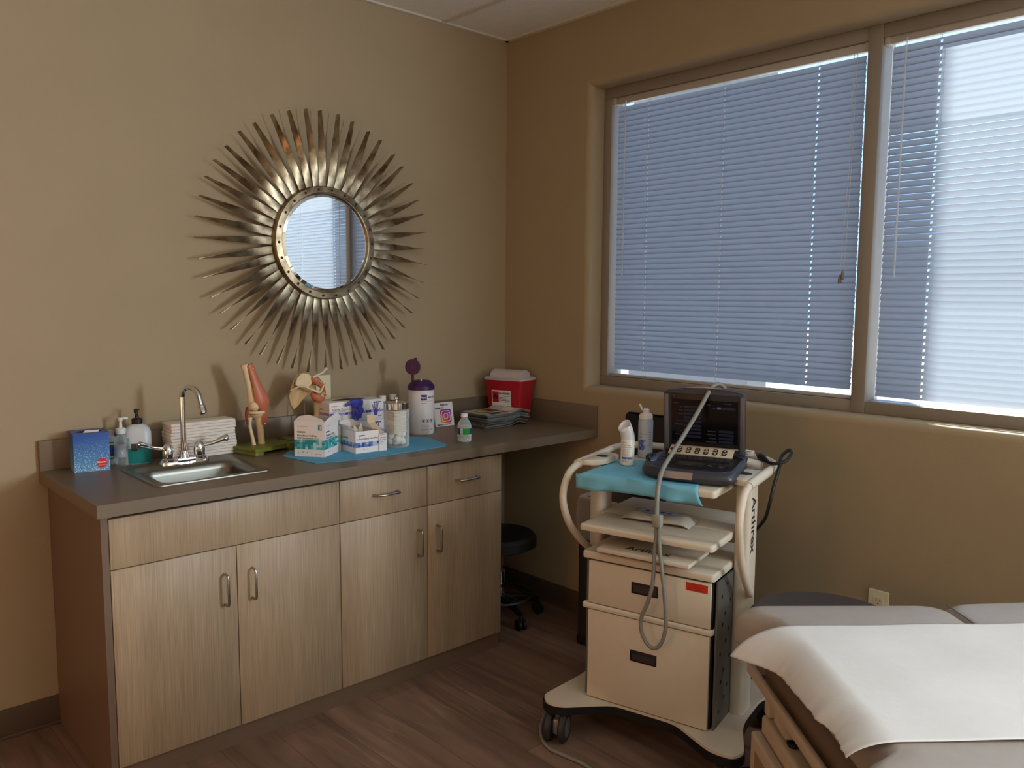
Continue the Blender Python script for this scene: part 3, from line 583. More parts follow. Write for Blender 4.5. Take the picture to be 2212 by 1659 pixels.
# blue pad under the boxes
padb = pm('blue_underpad', (92, 168, 205), .8, noise=.03, bump=.3, bscale=90)
b = B(); b.prism([(-1.372, -.30), (-1.345, -.495), (-1.20, -.535), (-.80, -.530), (-.765, -.50), (-.72, -.31), (-.80, -.22), (-1.30, -.22)], CT+.0004, CT+.0018); o = b.build('underpad', padb); tag(o, 'blue disposable pad lying on the counter under the supply boxes', 'pad')
PT = CT+.002
# open swab box
def open_box(t, w, d, h, th=.001, flaps=()):
    b = B(); b.box(0, w, 0, th, 0, h); b.box(0, w, d-th, d, 0, h); b.box(0, th, th, d-th, 0, h); b.box(w-th, w, th, d-th, 0, h); b.box(th, w-th, th, d-th, 0, th)
    b.build('carton', white, t, smooth=False)
    i = B().box(th, w-th, th, th+.0004, th, h-.001).box(th, w-th, d-th-.0004, d-th, th, h-.001).box(th, th+.0004, th, d-th, th, h-.001).box(w-th-.0004, w-th, th, d-th, th, h-.001)
    i.build('lining', cardin, t, smooth=False)
t = thing('swab_box', 'open white carton of swabs with teal pixel band at the front of the blue pad', 'carton', (-1.268, -.425, PT), 36)
w1, d1, h1 = .150, .118, .128
open_box(t, w1, d1, h1)
b = B(); 
b.prism([(0, 0), (w1, 0), (w1-.012, .022), (.05, .010)], 0, .001, M=Mface((0, .001, h1), (1, 0, 0), (0, .45, 1)))
b.build('front_flap', white, t, smooth=False)
b = B(); b.prism([(0, 0), (d1, 0), (d1-.02, .020), (.06, .028), (.01, .012)], 0, .001, M=Mface((.001, 0, h1), (0, 1, 0), (-.15, 0, 1))); b.build('side_flap', white, t, smooth=False)
for M_, wf in ((FRONT((0, -.0005, 0)), w1), (Mface((-.0005, d1, 0), (0, -1, 0), (0, 0, 1)), d1)):
    p = P(); p.mosaic(wf, .035, 11, 4, [0, 1, 2], M_, 0, .027)
    p.quad(.014, .02, 0, M_, wf-.024, h1-.03, .0002); p.text('1', .019, 4, M_, wf-.0205, h1-.0265, .0004, bold=.0006)
    p.text('McKESSON', .0065, 3, M_, .012, .088, .0002, bold=.0003); p.text('Povidone-Iodine', .0115, 3, M_, .012, .074, .0002); p.text("USP Swabstick (3's)", .0105, 3, M_, .012, .064, .0002)
    p.text('Antiseptic · Sterile', .005, 5, M_, .012, .0575, .0002); p.text('1     25     6', .008, 3, M_, .014, .013, .0002); p.text('Qty. 25', .0065, 3, M_, wf-.036, .008, .0002); p.text('For professional use', .005, 5, M_, .012, h1-.018, .0002)
    p.build('label', teal+[ink, white, inkg], t)
# glove boxes
purp = pm('purple_print', (84, 62, 150), .5); purl = pm('lilac_print', (166, 150, 205), .5); glove = pm('blue_nitrile', (66, 70, 176), .5, noise=.06, nscale=60)
def glovebox(t, top):
    w, d, h = .252, .125, .082
    b = B(); b.box(0, w, 0, d, 0, h, .001); b.build('carton', white, t)
    p = P(); M_ = FRONT((0, -.0005, 0)); p.quad(w, .010, 1 if top else 2, M_, 0, .030)
    for i in range(14): p.quad(.012, .010, random.choice((0, 1, 1)), M_, .004+i*.0135, .030, .0002)
    p.text('Nitrile Exam Gloves', .0145, 3, M_, .01, .048, .0002); p.text('Powder-Free, Latex-Free', .006, 4, M_, .01, .0425, .0002); p.text('McKESSON', .007, 3, M_, w-.048, h-.014, .0002, bold=.0003); p.text('confiderm', .007, 4, M_, .012, .066, .0002)
    # printed hand
    hx, hy = w-.038, .016
    p.poly([(hx-.008, hy), (hx+.006, hy), (hx+.010, hy+.018), (hx+.009, hy+.026), (hx-.009, hy+.026), (hx-.012, hy+.016)], 0, M_, .0003)
    for fx, fy, dx, dy in ((-.009, .022, -.008, .024), (-.004, .026, -.003, .028), (.001, .026, .001, .029), (.006, .025, .006, .026), (.008, .014, .013, .016)):
        p.poly([(hx+fx-.0022, hy+fy), (hx+fx+.0022, hy+fy), (hx+fx+dx+.0014, hy+fy+dy), (hx+fx+dx-.0014, hy+fy+dy)], 0, M_, .0003)
    p.quad(.018, .002, 3, M_, w-.028, .011, .0002)
    if not top: p.quad(w, .03, 5, M_, 0, 0, .0001)
    Ms = Mface((-.0005, d, 0), (0, -1, 0), (0, 0, 1)); p.quad(d, .010, 1, Ms, 0, .030); p.text('Nitrile Gloves', .011, 3, Ms, .015, .05, .0002)
    if top: p.loft([[(w/2+.075*math.cos(a)*k, d/2+.03*math.sin(a)*k, h+.0006) for a in [2*PI*i/28 for i in range(28)]] for k in (1.0, .001)], 6, None, False, False)
    p.build('label', [purp, purl, purl, ink, inkg, pm('pale_blue_print', (176, 196, 222), .5), black], t)
t = thing('glove_box', 'lower glove carton under the one with a blue glove hanging out', 'glove box', (-1.117, -.203, CT+.0004), -1); glovebox(t, False)
t = thing('glove_box', 'upper glove carton with a hand printed on it and a blue glove sticking out', 'glove box', (-1.117, -.203, CT+.0834), -.5); glovebox(t, True)
t = thing('nitrile_glove', 'blue glove hanging out of the upper glove carton', 'glove', (-1.022, -.2075, CT+.1665), 0)
b = B()
b.prism([(-.004, -.004), (.002, .004), (.050, .005), (.054, -.004), (.050, -.024), (.046, -.036), (.008, -.036), (.002, -.020)], .0018, .0075, M=Mface((0, 0, 0), (1, 0, 0), (0, 0, 1)), bev=.002)
b.prism([(.004, -.004), (.048, -.004), (.044, .030), (.030, .050), (.014, .040)], .0006, .0052, bev=.002)
for pts_, rr_ in ((((.012, -.007, -.030), (.006, -.010, -.050), (.004, -.009, -.084)), .0085), (((.022, -.008, -.034), (.022, -.012, -.055), (.026, -.010, -.076)), .009), (((.030, -.007, -.028), (.040, -.010, -.045), (.036, -.010, -.07)), .008), (((.018, -.004, -.004), (-.008, -.008, -.006), (-.03, -.009, -.014)), .009), (((.036, -.006, -.02), (.046, -.010, -.036), (.044, -.009, -.052)), .0075)):
    q = spline(pts_, 5); b.tube(q, [rr_*(1-.35*i/len(q)) for i in range(len(q))], 10, flat=.34, up=(0, -1, .1))
b.build('glove_body', glove, t, ang=70)
# needle box
t = thing('needle_box', 'open white carton of needles with navy pixel band on the blue pad', 'carton', (-1.147, -.440, PT), -3)
open_box(t, .099, .15, .082)
b = B(); b.prism([(0, 0), (.15, 0), (.13, .018), (.05, .028), (.01, .014)], 0, .001, M=Mface((.001, 0, .082), (0, 1, 0), (-.7, 0, 1))); b.build('side_flap', white, t, smooth=False)
b = B(); b.prism([(0, 0), (.099, 0), (.08, .03), (.02, .026)], 0, .001, M=Mface((0, .149, .082), (1, 0, 0), (0, .8, 1))); b.build('rear_flap', white, t, smooth=False)
p = P()
for M_, w_ in ((FRONT((0, -.0005, 0)), .099), (Mface((-.0005, .15, 0), (0, -1, 0), (0, 0, 1)), .15)):
    p.mosaic(w_, .018, int(w_/.009), 2, [0, 1, 2], M_, 0, .022); p.text('McKESSON', .0055, 3, M_, .012, .064, .0002, bold=.0003); p.text('Procedure Needles', .0105, 3, M_, .012, .050, .0002); p.quad(.004, .004, 3, M_, .004, .0505, .0002); p.text('1      100      10', .0055, 3, M_, .018, .011, .0002)
p.build('label', blu+[ink], t)
for i, (x, y, a) in enumerate(((.035, .05, 8), (.06, .075, -14))):
    b = B(); b.prism([(-.011, 0), (.011, 0), (.009, .03), (-.002, .052), (-.009, .03)], 0, .0012, bev=.0003)
    o = b.build('wrapped_needle', cardin); tag(o, ('paper-wrapped needle standing up at the front of the needle carton' if i == 0 else 'paper-wrapped needle leaning at the back of the needle carton'), 'needle', 'wrapped needles'); o.matrix_world = T3(-1.147, -.440, PT+.052) @ RZ(-3) @ T3(x, y, 0) @ RX(78) @ RZ(a)
# bandage box
t = thing('bandage_box', 'small upright carton of adhesive bandages between needles and glass jar', 'carton', (-1.050, -.452, PT), 2)
b = B(); b.box(0, .034, 0, .085, 0, .066, .0006); b.build('carton', white, t, smooth=False)
b = B(); b.prism([(0, 0), (.034, 0), (.034, .062), (0, .062)], 0, .001, M=Mface((0, .022, .066), (1, 0, 0), (0, .9, .55))); b.prism([(0, .0), (.034, 0), (.034, .03), (0, .03)], 0, .001, M=Mface((0, .077, .099), (1, 0, 0), (0, .1, .9))); b.build('lid_flap', pm('kraft_print', (214, 190, 160), .6), t, smooth=False)
p = P(); M_ = FRONT((0, -.0005, 0)); p.text('McKESSON', .0045, 0, M_, .003, .060, .0002); p.text('Adhesive', .0072, 0, M_, .003, .049, .0002); p.text('Bandages', .0072, 0, M_, .003, .041, .0002); p.text('Flexible', .005, 1, M_, .003, .033, .0002); p.text('Fabric', .005, 1, M_, .003, .0275, .0002); p.text('100', .004, 0, M_, .02, .004, .0002)
p.build('label', [ink, pm('green_ink', (70, 130, 90), .5)], t)
# glass jar with gauze and cotton
Jc = (-.938, -.405)
t = thing('glass_jar', 'round glass jar with steel lid full of gauze and cotton balls', 'jar', (*Jc, PT), bottle_face(Jc))
jarg = thin('jar_glass', (238, 242, 242), alpha=.95, rough=.03)
B().lathe([(.001, .002), (.044, .002), (.0475, .006), (.0475, .138), (.0455, .144), (.044, .152)], 40, cap=False).lathe([(.001, 0), (.045, 0), (.049, .005), (.049, .139), (.047, .145), (.0455, .152)], 40, cap=False).build('jar_body', jarg, t)
B().lathe([(.0485, .149), (.0485, .171), (.046, .174), (.001, .175)], 40).lathe([(.004, .174), (.005, .183), (.009, .187), (.009, .193), (.005, .197), (.001, .198)], 20).build('lid', chrome, t)
gz = pm('gauze', (232, 226, 214), .95, bump=.4, bscale=300); ct_ = pm('cotton', (236, 232, 224), 1, bump=.6, bscale=200)
b = B()
for i in range(17): b.loft([[(x, y, .052+i*.0052+zz) for x, y in rr(random.uniform(-.004, .002), 0, .030+random.uniform(-.002, .002), .028, .008, 4)] for zz in (0, .0042)])
o = b.build('gauze_stack', gz, ang=30); o.location = (*Jc, PT+.003); tag(o, 'folded gauze pads stacked in the upper part of the glass jar', 'gauze', None, 'stuff')
b = B()
for i in range(22):
    a = random.uniform(0, 2*PI); q = random.uniform(0, .028); b.ball((q*math.cos(a), q*math.sin(a), .016+random.random()*.030), .0148, n=10)
o = b.build('cotton_balls', ct_); o.location = (*Jc, PT+.003); tag(o, 'white cotton balls filling the bottom of the glass jar', 'cotton balls', None, 'stuff')
# two small bottles
bc = [(-.800, -.10), (-.735, -.085)]
t = thing('alcohol_bottle', 'clear bottle with white cap behind the glass jar', 'bottle', (*bc[0], CT), 0)
B().lathe([(.001, 0), (.033, 0), (.035, .004), (.035, .095), (.026, .118), (.0125, .132), (.0125, .142)], 32).build('bottle_body', thin('frosted_bottle', (200, 205, 212), alpha=.45, rough=.3), t)
B().lathe([(.0155, .140), (.0155, .161), (.014, .163), (.001, .163)], 24).build('cap', white, t)
p = P(); p.band(.0353, -.03, .03, .03, .085, 0); p.band(.0356, -.02, .018, .066, .069, 1); p.band(.0356, -.02, .010, .058, .060, 1); p.build('label', [pm('grey_label', (170, 172, 180), .5), ink], t)
t = thing('peroxide_bottle', 'dark brown bottle with white cap right of the clear one', 'bottle', (*bc[1], CT), 0)
B().lathe([(.001, 0), (.033, 0), (.035, .004), (.035, .095), (.026, .118), (.0125, .132), (.0125, .142)], 32).build('bottle_body', pm('dark_brown_bottle', (38, 20, 22), .2), t)
B().lathe([(.0155, .140), (.0155, .160), (.014, .162), (.001, .162)], 24).build('cap', white, t)
# wipes canister
wc = (-.672, -.205)
t = thing('wipes_canister', 'tall white wipes canister with purple lid flipped open', 'canister', (*wc, CT), bottle_face(wc))
R_w = .0565; purple = pm('purple_plastic', (62, 28, 76), .4); wplast = pm('white_plastic', (224, 218, 218), .35)
B().lathe([(.001, 0), (R_w-.004, 0), (R_w, .006), (R_w, .172), (R_w-.001, .176), (R_w-.001, .180), (R_w, .184), (R_w, .189), (R_w-.001, .192)], 48).build('canister_body', wplast, t)
B().lathe([(R_w+.001, .190), (R_w+.001, .207), (R_w-.004, .213), (R_w-.014, .223), (R_w-.018, .228), (.02, .228), (.018, .225), (.001, .225)], 48).build('lid', purple, t)
flM = T3(-.036, .0, .230) @ RZ(-20)
b = B(); b.box(-.006, .006, -.002, .002, -.022, .028, .001); Mfl = T3(.002, 0, .056) @ RY(24) @ RX(90)
b.lathe([(.001, -.002), (.032, -.002), (.034, 0), (.034, .006), (.031, .006), (.031, .002), (.019, .002), (.019, .005), (.017, .005), (.016, .001), (.001, .001)], 36, M=Mfl, cap=False); b.box(-.006, .006, -.004, .002, .087, .096, .001, M=T3(.014, 0, 0))
fo = b.build('flip_cap', purple, t); fo.matrix_local = flM
B().tube([(0, -.002, .225), (.001, 0, .231), (0, .003, .234)], [.004, .0025, .0008], 8).build('wipe_tip', white, t)
p = P(); r_ = R_w+.0003
p.band(r_, -.001, .025, .148, .172, 0); p.text('Super', .0088, 1, wrap=r_+.0004, x=.0005, y=.157, bold=.0004); p.text('Sani-Cloth', .0115, 2, wrap=r_, x=.028, y=.158, bold=.0003); p.text('Germicidal Disposable Wipe', .0045, 3, wrap=r_, x=.0, y=.143); p.band(r_, -.001, .024, .1345, .136, 2)
for k in range(3):
    xx = .009+k*.019
    for i in range(20):
        a, c = 2*PI*i/20, 2*PI*(i+1)/20; q = [(xx+ro*math.cos(g), .06+ro*math.sin(g)) for ro, g in ((.0082, a), (.0082, c), (.0068, c), (.0068, a))]
        p._f(p._v([(r_*math.sin(x/r_), -r_*math.cos(x/r_), z) for x, z in q][::1], None), 2)
    p.band(r_, xx-.003, xx+.003, .056, .064, 2, n=2)
for k in range(6): p.band(r_, 0, .04-.006*(k % 3), .018+k*.0055, .0188+k*.0055, 3 if k != 1 else 2)
p.text('160', .008, 2, wrap=r_, x=.038, y=.02); p.build('label', [pm('violet_label', (70, 38, 110), .5), white, ink, inkg], t)
# instagram card
t = thing('social_media_card', 'small white card with a pink and orange camera logo behind the wipes', 'card', (-.530, -.120, CT), 0)
Mc = RX(-9)
b = B(); b.box(0, .108, 0, .0015, 0, .108, .0003, M=Mc); b.box(.03, .07, .0015, .035, 0, .0015, M=Matrix.Identity(4)); b.build('card', white, t, smooth=False)
grad = bpy.data.materials.new('logo_gradient'); grad.use_nodes = True; nt = grad.node_tree; bb = nt.nodes['Principled BSDF']; bb.inputs['Roughness'].default_value = .4; tc = nt.nodes.new('ShaderNodeTexCoord'); vm = nt.nodes.new('ShaderNodeVectorMath'); vm.operation = 'DISTANCE'; vm.inputs[1].default_value = (.036, 0, .010); nt.links.new(tc.outputs['Object'], vm.inputs[0])
r = nt.nodes.new('ShaderNodeValToRGB'); e = r.color_ramp.elements; e[0].color = s2l((245, 205, 90))+(1,); e[1].position = 1; e[1].color = s2l((96, 70, 190))+(1,); x = e.new(.3); x.color = s2l((236, 110, 60))+(1,); x = e.new(.55); x.color = s2l((205, 50, 110))+(1,); x = e.new(.8); x.color = s2l((140, 50, 160))+(1,)
mm = nt.nodes.new('ShaderNodeMath'); mm.operation = 'MULTIPLY'; mm.inputs[1].default_value = 11.5; nt.links.new(vm.outputs['Value'], mm.inputs[0]); nt.links.new(mm.outputs[0], r.inputs[0]); nt.links.new(r.outputs[0], bb.inputs['Base Color'])
p = P(); M_ = Mc @ FRONT((0, -.0005, 0)); cx_, cy_ = .064, .045
p.poly(rr(cx_, cy_, .031, .031, .009, 6), 0, M_, .0001)
def ringp(hx, r, hw, mi, z):
    o_ = rr(cx_, cy_, hx, hx, r, 6); i_ = rr(cx_, cy_, hx-hw, hx-hw, max(r-hw, .001), 6); n = len(o_); A_ = p._v([(x, y, z) for x, y in o_], M_); B_ = p._v([(x, y, z) for x, y in i_], M_)
    for k in range(n): p._f([A_[k], A_[(k+1) % n], B_[(k+1) % n], B_[k]], mi)
ringp(.0250, .011, .0034, 1, .0003); p.disc(cx_, cy_, .0135, 1, M_, 28, .0003, .0098); p.disc(cx_+.0145, cy_+.0145, .0020, 1, M_, 14, .0003)
p.text('Snapchat', .0125, 2, M_, .036, .094, .0002, bold=.0003); p.text('Instagram!', .0115, 2, M_, .006, .081, .0002, bold=.0003); p.text('@greater_orthopedics', .0085, 2, M_, .010, .005, .0002, bold=.0002); p.build('print', [grad, white, ink], t)
# water bottle
wb = (-.668, -.492)
t = thing('water_bottle', 'small clear water bottle with green label near the counter edge', 'water bottle', (*wb, CT), bottle_face(wb))
pet = thin('clear_bottle', (225, 235, 235), alpha=.78, rough=.04)
B().lathe([(.001, .004), (.012, .002), (.022, 0), (.028, .005), (.029, .012), (.027, .018), (.029, .022), (.029, .030), (.0285, .032), (.0285, .058), (.029, .060), (.028, .068), (.0235, .080), (.015, .094), (.012, .098), (.012, .104)], 36).build('bottle_body', pet, t)
B().lathe([(.014, .102), (.014, .115), (.013, .1165), (.001, .1165)], 24).build('cap', wplast, t)
B().lathe([(.001, .006), (.026, .004), (.0275, .012), (.0255, .018), (.0275, .022), (.0275, .060), (.0262, .066), (.001, .0662)], 32).build('water', thin('water', (215, 228, 228), alpha=.75, rough=.02), t)
p = P(); p.lathe([(.0293, .033), (.0293, .058)], 36, 0, cap=False); p.band(.0297, -.03, -.018, .033, .058, 1); p.band(.0298, -.016, -.007, .034, .057, 2); p.band(.0297, .028, .04, .033, .058, 1)
for i in range(6): p.band(.03, -.0145, -.0085, .037+i*.003, .0385+i*.003, 3, n=2)
p.build('label', [pm('green_label', (20, 135, 45), .4), blu[0], white, ink], t)
# magazines
mcols = [((30, 28, 32), (50, 40, 40)), ((150, 145, 140), (30, 30, 34)), ((140, 36, 40), (24, 20, 24)), ((30, 32, 44), (90, 24, 32)), ((110, 160, 185), (30, 30, 30)), ((170, 170, 165), (24, 24, 26)), ((28, 26, 30), (120, 112, 106)), ((170, 180, 190), (20, 20, 26)), ((195, 190, 186), (120, 90, 60))]
pg = pm('magazine_pages', (100, 101, 98), .7, noise=.25, nscale=400, stretch=(1, 1, 20)); z = CT+.0006
names_ = ['bottom magazine of the stack by the red sharps bin', 'second magazine from the bottom of the stack', 'third magazine from the bottom of the stack, red cover', 'fourth magazine from the bottom of the stack, dark cover', 'light blue magazine in the middle of the stack', 'magazine lying just above the light blue one in the stack', 'dark magazine third from the top of the stack', 'magazine lying directly under the top magazine', 'white top magazine of the stack with an orange and brown cover']
for i in range(9):
    hh = .0058+.0018*(i in (1, 4, 7)); c0, c1 = mcols[i]; cur = .004+.0014*i
    t = thing('magazine', names_[i], 'magazine', (-.266-.008*(4-i)/4+random.uniform(-.006, .006), -.222+random.uniform(-.006, .006), z), random.uniform(-5, 4)+1, 'magazines in the stack')
    def sheet(zz, sag, hx=.134, hy=.092, n=14):
        # the right end of every magazine droops open over the ones below
        return [[(-hx+2*hx*k/n, y, zz+.014*math.exp(-((k/n-.78)/.13)**2)) for y in (-hy, hy)] for k in range(n+1)]
    sag = min(z-CT-.001, .006*max(0, i-1)) if i > 0 else 0
    for nm_, z0_, z1_, mt, ins in (('cover', hh-.0007, hh, pm('cover_%d' % i, c0, .3, noise=.5, nscale=22), 0), ('pages', .0007, hh-.0007, pg, .0015), ('back_cover', 0, .0007, pm('back_%d' % i, c1, .3), 0)):
        A_ = sheet(z0_, sag, .134-ins, .092-ins); B_ = sheet(z1_, sag, .134-ins, .092-ins)
        bb_ = B(); bb_.loft([[a[0], a[1], b_[1], b_[0]] for a, b_ in zip(A_, B_)], ); bb_.build(nm_, mt, t, ang=40)
    if i == 8:
        p = P(); 
        for (x, y, w_, h_, mi) in ((-.11, -.02, .07, .05, 0), (-.03, .0, .05, .07, 1), (.0, -.07, .05, .05, 2), (-.09, -.08, .06, .03, 3)): p.quad(w_, h_, mi, None, x, y, hh+.0028)
        p.build('cover_picture', [pm('ochre_print', (190, 160, 70), .4), pm('brown_print', (110, 70, 50), .4), pm('salmon_print', (200, 130, 110), .4), ink], t)
    z += hh+.0004
# sharps container
redp = pm('red_translucent_plastic', (176, 26, 42), .32, coat=.2); frost = thin('frosted_lid', (226, 214, 216), alpha=.42, rough=.35)
t = thing('sharps_container', 'red sharps bin with clear lid in the corner behind the magazines', 'sharps bin', (-.104, -.150, CT+.0004), -73.5)
b = B(); b.loft([[(x, y, z) for x, y in rr(0, 0, hx, hy, .012, 5)] for z, hx, hy in ((0, .078, .050), (.003, .082, .053), (.180, .103, .068), (.192, .105, .070))]); b.build('bin', redp, t, ang=40)
b = B(); b.loft([[(x, y, z) for x, y in rr(0, 0, hx, hy, .014, 5)] for z, hx, hy in ((.192, .107, .072), (.203, .107, .072), (.205, .100, .066))])
b.loft([[(x, y*1, z) for z, y in [(.204+.036*math.sin(a), -.052*math.cos(a)-.0) for a in [PI*k/12 for k in range(13)]]] for x in (-.082, .082)])
b.build('lid', frost, t, ang=40)
p = P(); M_ = Mface((-.062, -.0585, .060), (1, 0, 0), (0, -.083, 1)) @ Matrix.Diagonal((1.15, 1.0, 1, 1)); p.quad(.092, .085, 0, M_, 0, .0, .002); p.quad(.03, .052, 1, M_, .004, .026, .0024); p.text('DANGER', .0125, 2, M_, .036, .066, .0024, bold=.0004)
for k in range(5): p.quad(.05-.008*(k % 3), .0022, 2 if k % 2 else 3, M_, .036, .056-.007*k, .0024)
p.quad(.052, .005, 2, M_, .034, .006, .0024)
p.disc(.019, .052, .0095, 2, M_, 20, .0028, .0066)
for a in (90, 210, 330): p.disc(.019+.006*math.cos(math.radians(a)), .052+.006*math.sin(math.radians(a)), .0062, 2, M_, 18, .0028, .0036)
p.text('BIOHAZARD', .0045, 2, M_, .0055, .032, .0028); p.build('label', [white, pm('red_label', (190, 30, 40), .5), ink, inkg], t)
#PART3
# ------------------------------------------------------------ ultrasound cart (local x across, local y to the back)
CA, CRZ = (-.78, -1.277, 0), -76
cart = thing('ultrasound_cart', 'white ultrasound cart on wheels with shelves and two drawers', 'cart', CA, CRZ)
Mcart = T3(*CA) @ RZ(CRZ)
def frame_poly(): return [(-.122, -.080), (-.085, -.118), (-.035, -.112), (.10, -.004), (.315, -.004), (.465, -.098), (.535, -.098), (.556, -.055), (.506, .085), (.497, .14), (.497, .30), (.55, .40), (.53, .45), (.47, .45), (.36, .39), (.05, .39), (-.05, .45), (-.11, .45), (-.135, .40), (-.09, .30), (-.088, .12)]
def smooth_poly(P_, r=.03, n=4):
    out = []
    for i, p_ in enumerate(P_):
        a, b_, c = Vector(P_[i-1]), Vector(p_), Vector(P_[(i+1) % len(P_)]); k = min(r, (a-b_).length*.45, (c-b_).length*.45)
        s0 = b_+(a-b_).normalized()*k; s1 = b_+(c-b_).normalized()*k
        for j in range(n+1): t_ = j/n; q = s0*(1-t_)**2+b_*2*t_*(1-t_)+s1*t_*t_; out.append((q.x, q.y))
    return out
fp = smooth_poly(frame_poly())
cx0 = sum(x for x, y in fp)/len(fp); cy0 = sum(y for x, y in fp)/len(fp)
grow = [(cx0+(x-cx0)*1.012, cy0+(y-cy0)*1.014) for x, y in fp]
B().prism(fp, .112, .139, bev=.001).build('base_plate', cartw, cart)
B().prism(grow, .104, .130).build('bumper_edge', black, cart)
for i, (x, y, a) in enumerate(((-.064, -.076, 13), (.505, -.05, 20), (-.08, .41, 0), (.495, .41, 40))):
    M_ = T3(x, y, 0) @ RZ(a)
    w_ = B(); 
    for sx_ in (-1, 1): w_.lathe([(.012, -.011), (.046, -.011), (.051, -.006), (.051, .006), (.046, .011), (.012, .011)], 28, M=M_ @ T3(.024*sx_, -.012, .0515) @ RY(90))
    w_.tube([(-.024, -.012, .0515), (.024, -.012, .0515)], .008, 10, M=M_); wh = w_.build('caster', pm('dark_rubber', (52, 48, 52), .5) if i == 0 else bpy.data.materials['dark_rubber'], cart)
    h_ = B(); h_.tube([(0, 0, .1), (0, 0, .075)], [.017, .015], 14, M=M_); h_.box(-.0105, .0105, -.036, .026, .03, .082, .006, M=M_); h_.build('fork', pm('grey_metal', (150, 142, 136), .35, .5) if i == 0 else bpy.data.materials['grey_metal'], wh)
    hb = B(); hb.lathe([(.033, -.0115), (.033, -.0108), (.001, -.0108)], 24, M=M_ @ T3(-.024, -.012, .0515) @ RY(90), cap=False).build('hub_cap', bpy.data.materials['grey_metal'], wh)
    hb = B(); hb.lathe([(.033, .0115), (.029, .0125), (.001, .0125)], 24, M=M_ @ T3(.024, -.012, .0515) @ RY(90), cap=False).build('hub_cap', bpy.data.materials['grey_metal'], wh)
# columns
for x0, x1 in ((-.083, -.034), (.434, .483)):
    b = B(); b.loft([[(x, y, z) for x, y in rr((x0+x1)/2, .197, (x1-x0)/2, .047, .018, 5)] for z in (.139, .905)]); col_ = b.build('column', cartw, cart, ang=50)
    if x0 > 0:
        p = P(); M_ = Mface((x1+.0006, .197, .87), (0, 0, -1), (0, 1, 0)); p.text('Arthrex', .055, 0, M_, .02, -.024, 0, bold=.001); p.build('lettering', ink, col_)
# drawer unit
U0, U1, UD = -.012, .433, .36
b = B(); b.box(U0, U0+.006, .012, UD, .1395, .612).box(U1-.001+.0, U1+.005, .012, UD, .1395, .612).box(U0, U1, UD-.004, UD, .1395, .612); b.box(U0+.006, U1, .025, UD, .1395, .146)
for k in range(14):
    z = .185+.031*k; y = .05+.035*(k % 3)+.012*(k % 2); b.lathe([(.0065, 0), (.0065, .0006)], 12, 1, T3(U1+.0051, y, z) @ RY(90))
b.build('drawer_housing', [cartp, black], cart)
def plate(nm, x0, x1, y0, y1, z0, z1, r=.012):
    return B().rbox((x1-x0)/2, (y1-y0)/2, z0, z1, r, min(.008, (z1-z0)*.4), .003, M=T3((x0+x1)/2, (y0+y1)/2, 0)).build(nm, cartw, cart)
plate('unit_top', -.020, .432, -.010, .36, .616, .640)
plate('divider_shelf', -.020, .430, -.010, .30, .446, .464)
dshadow = B().box(-.0, .426, .006, .02, .1425, .612).build('drawer_gap_shade', black, cart)  # black sheet that paints shade into the gaps around the drawers
def drawer(z0, z1, hz, stick):
    d = B().box(.004, .421, -.006, .006, z0, z1, .0012).build('drawer', cartw, cart)
    hx_ = .205
    b = B(); Mh = FRONT((0, -.0062, 0)); o_ = [(-.045, -.018), (.045, -.018), (.045, .018), (-.045, .018)]
    b.box(hx_-.046, hx_+.046, -.0078, -.0058, hz-.0185, hz+.0185, .0006); hh_ = b.build('recessed_handle', black, d)
    B().box(hx_-.038, hx_+.040, -.0084, -.0078, hz-.013, hz+.009).build('finger_lip', pm('charcoal_lip', (52, 46, 50), .5), hh_)
    if stick:
        p = P(); Ms = FRONT((0, -.0068, 0)); p.quad(.070, .026, 0, Ms, .342, z1-.033)
        for i in range(4): p.quad(.05-.006*(i % 2), .0016, 1, Ms, .35, z1-.029+.0052*i, .0002)
        p.build('warning_sticker', [pm('orange_red_sticker', (212, 58, 32), .5), pm('dark_red_ink', (150, 36, 20), .5)], d)
drawer(.1425, .443, .322, False); drawer(.467, .610, .548, True)
# shelves
plate('middle_shelf', -.018, .434, -.038, .149, .716, .737)
B().box(-.032, .430, .14, .40, .717, .7355, .003).build('shelf_rear', cartw, cart)
tr_ = B().box(.050, .362, -.042, .135, .655, .668, .002).build('keyboard_tray', cartw, cart)
B().box(.10, .31, .135, .30, .655, .668, .002).build('tray_slide', darkm, cart)
p = P(); p.text('Arthrex', .046, 0, Matrix.Identity(4), .13, .0, .6684, bold=.0008); p.build('lettering', ink, tr_)
TOPZ = .897
plate('top_shelf', -.02, .425, -.010, .40, .874, TOPZ)
B().box(.10, .32, .38, .42, .80, .874, .004).build('rear_bracket', cartw, cart)
b = B(); b.box(.36, .429, .395, .40, .7355, .765, .0005).build('shelf_lip', cartw, cart)
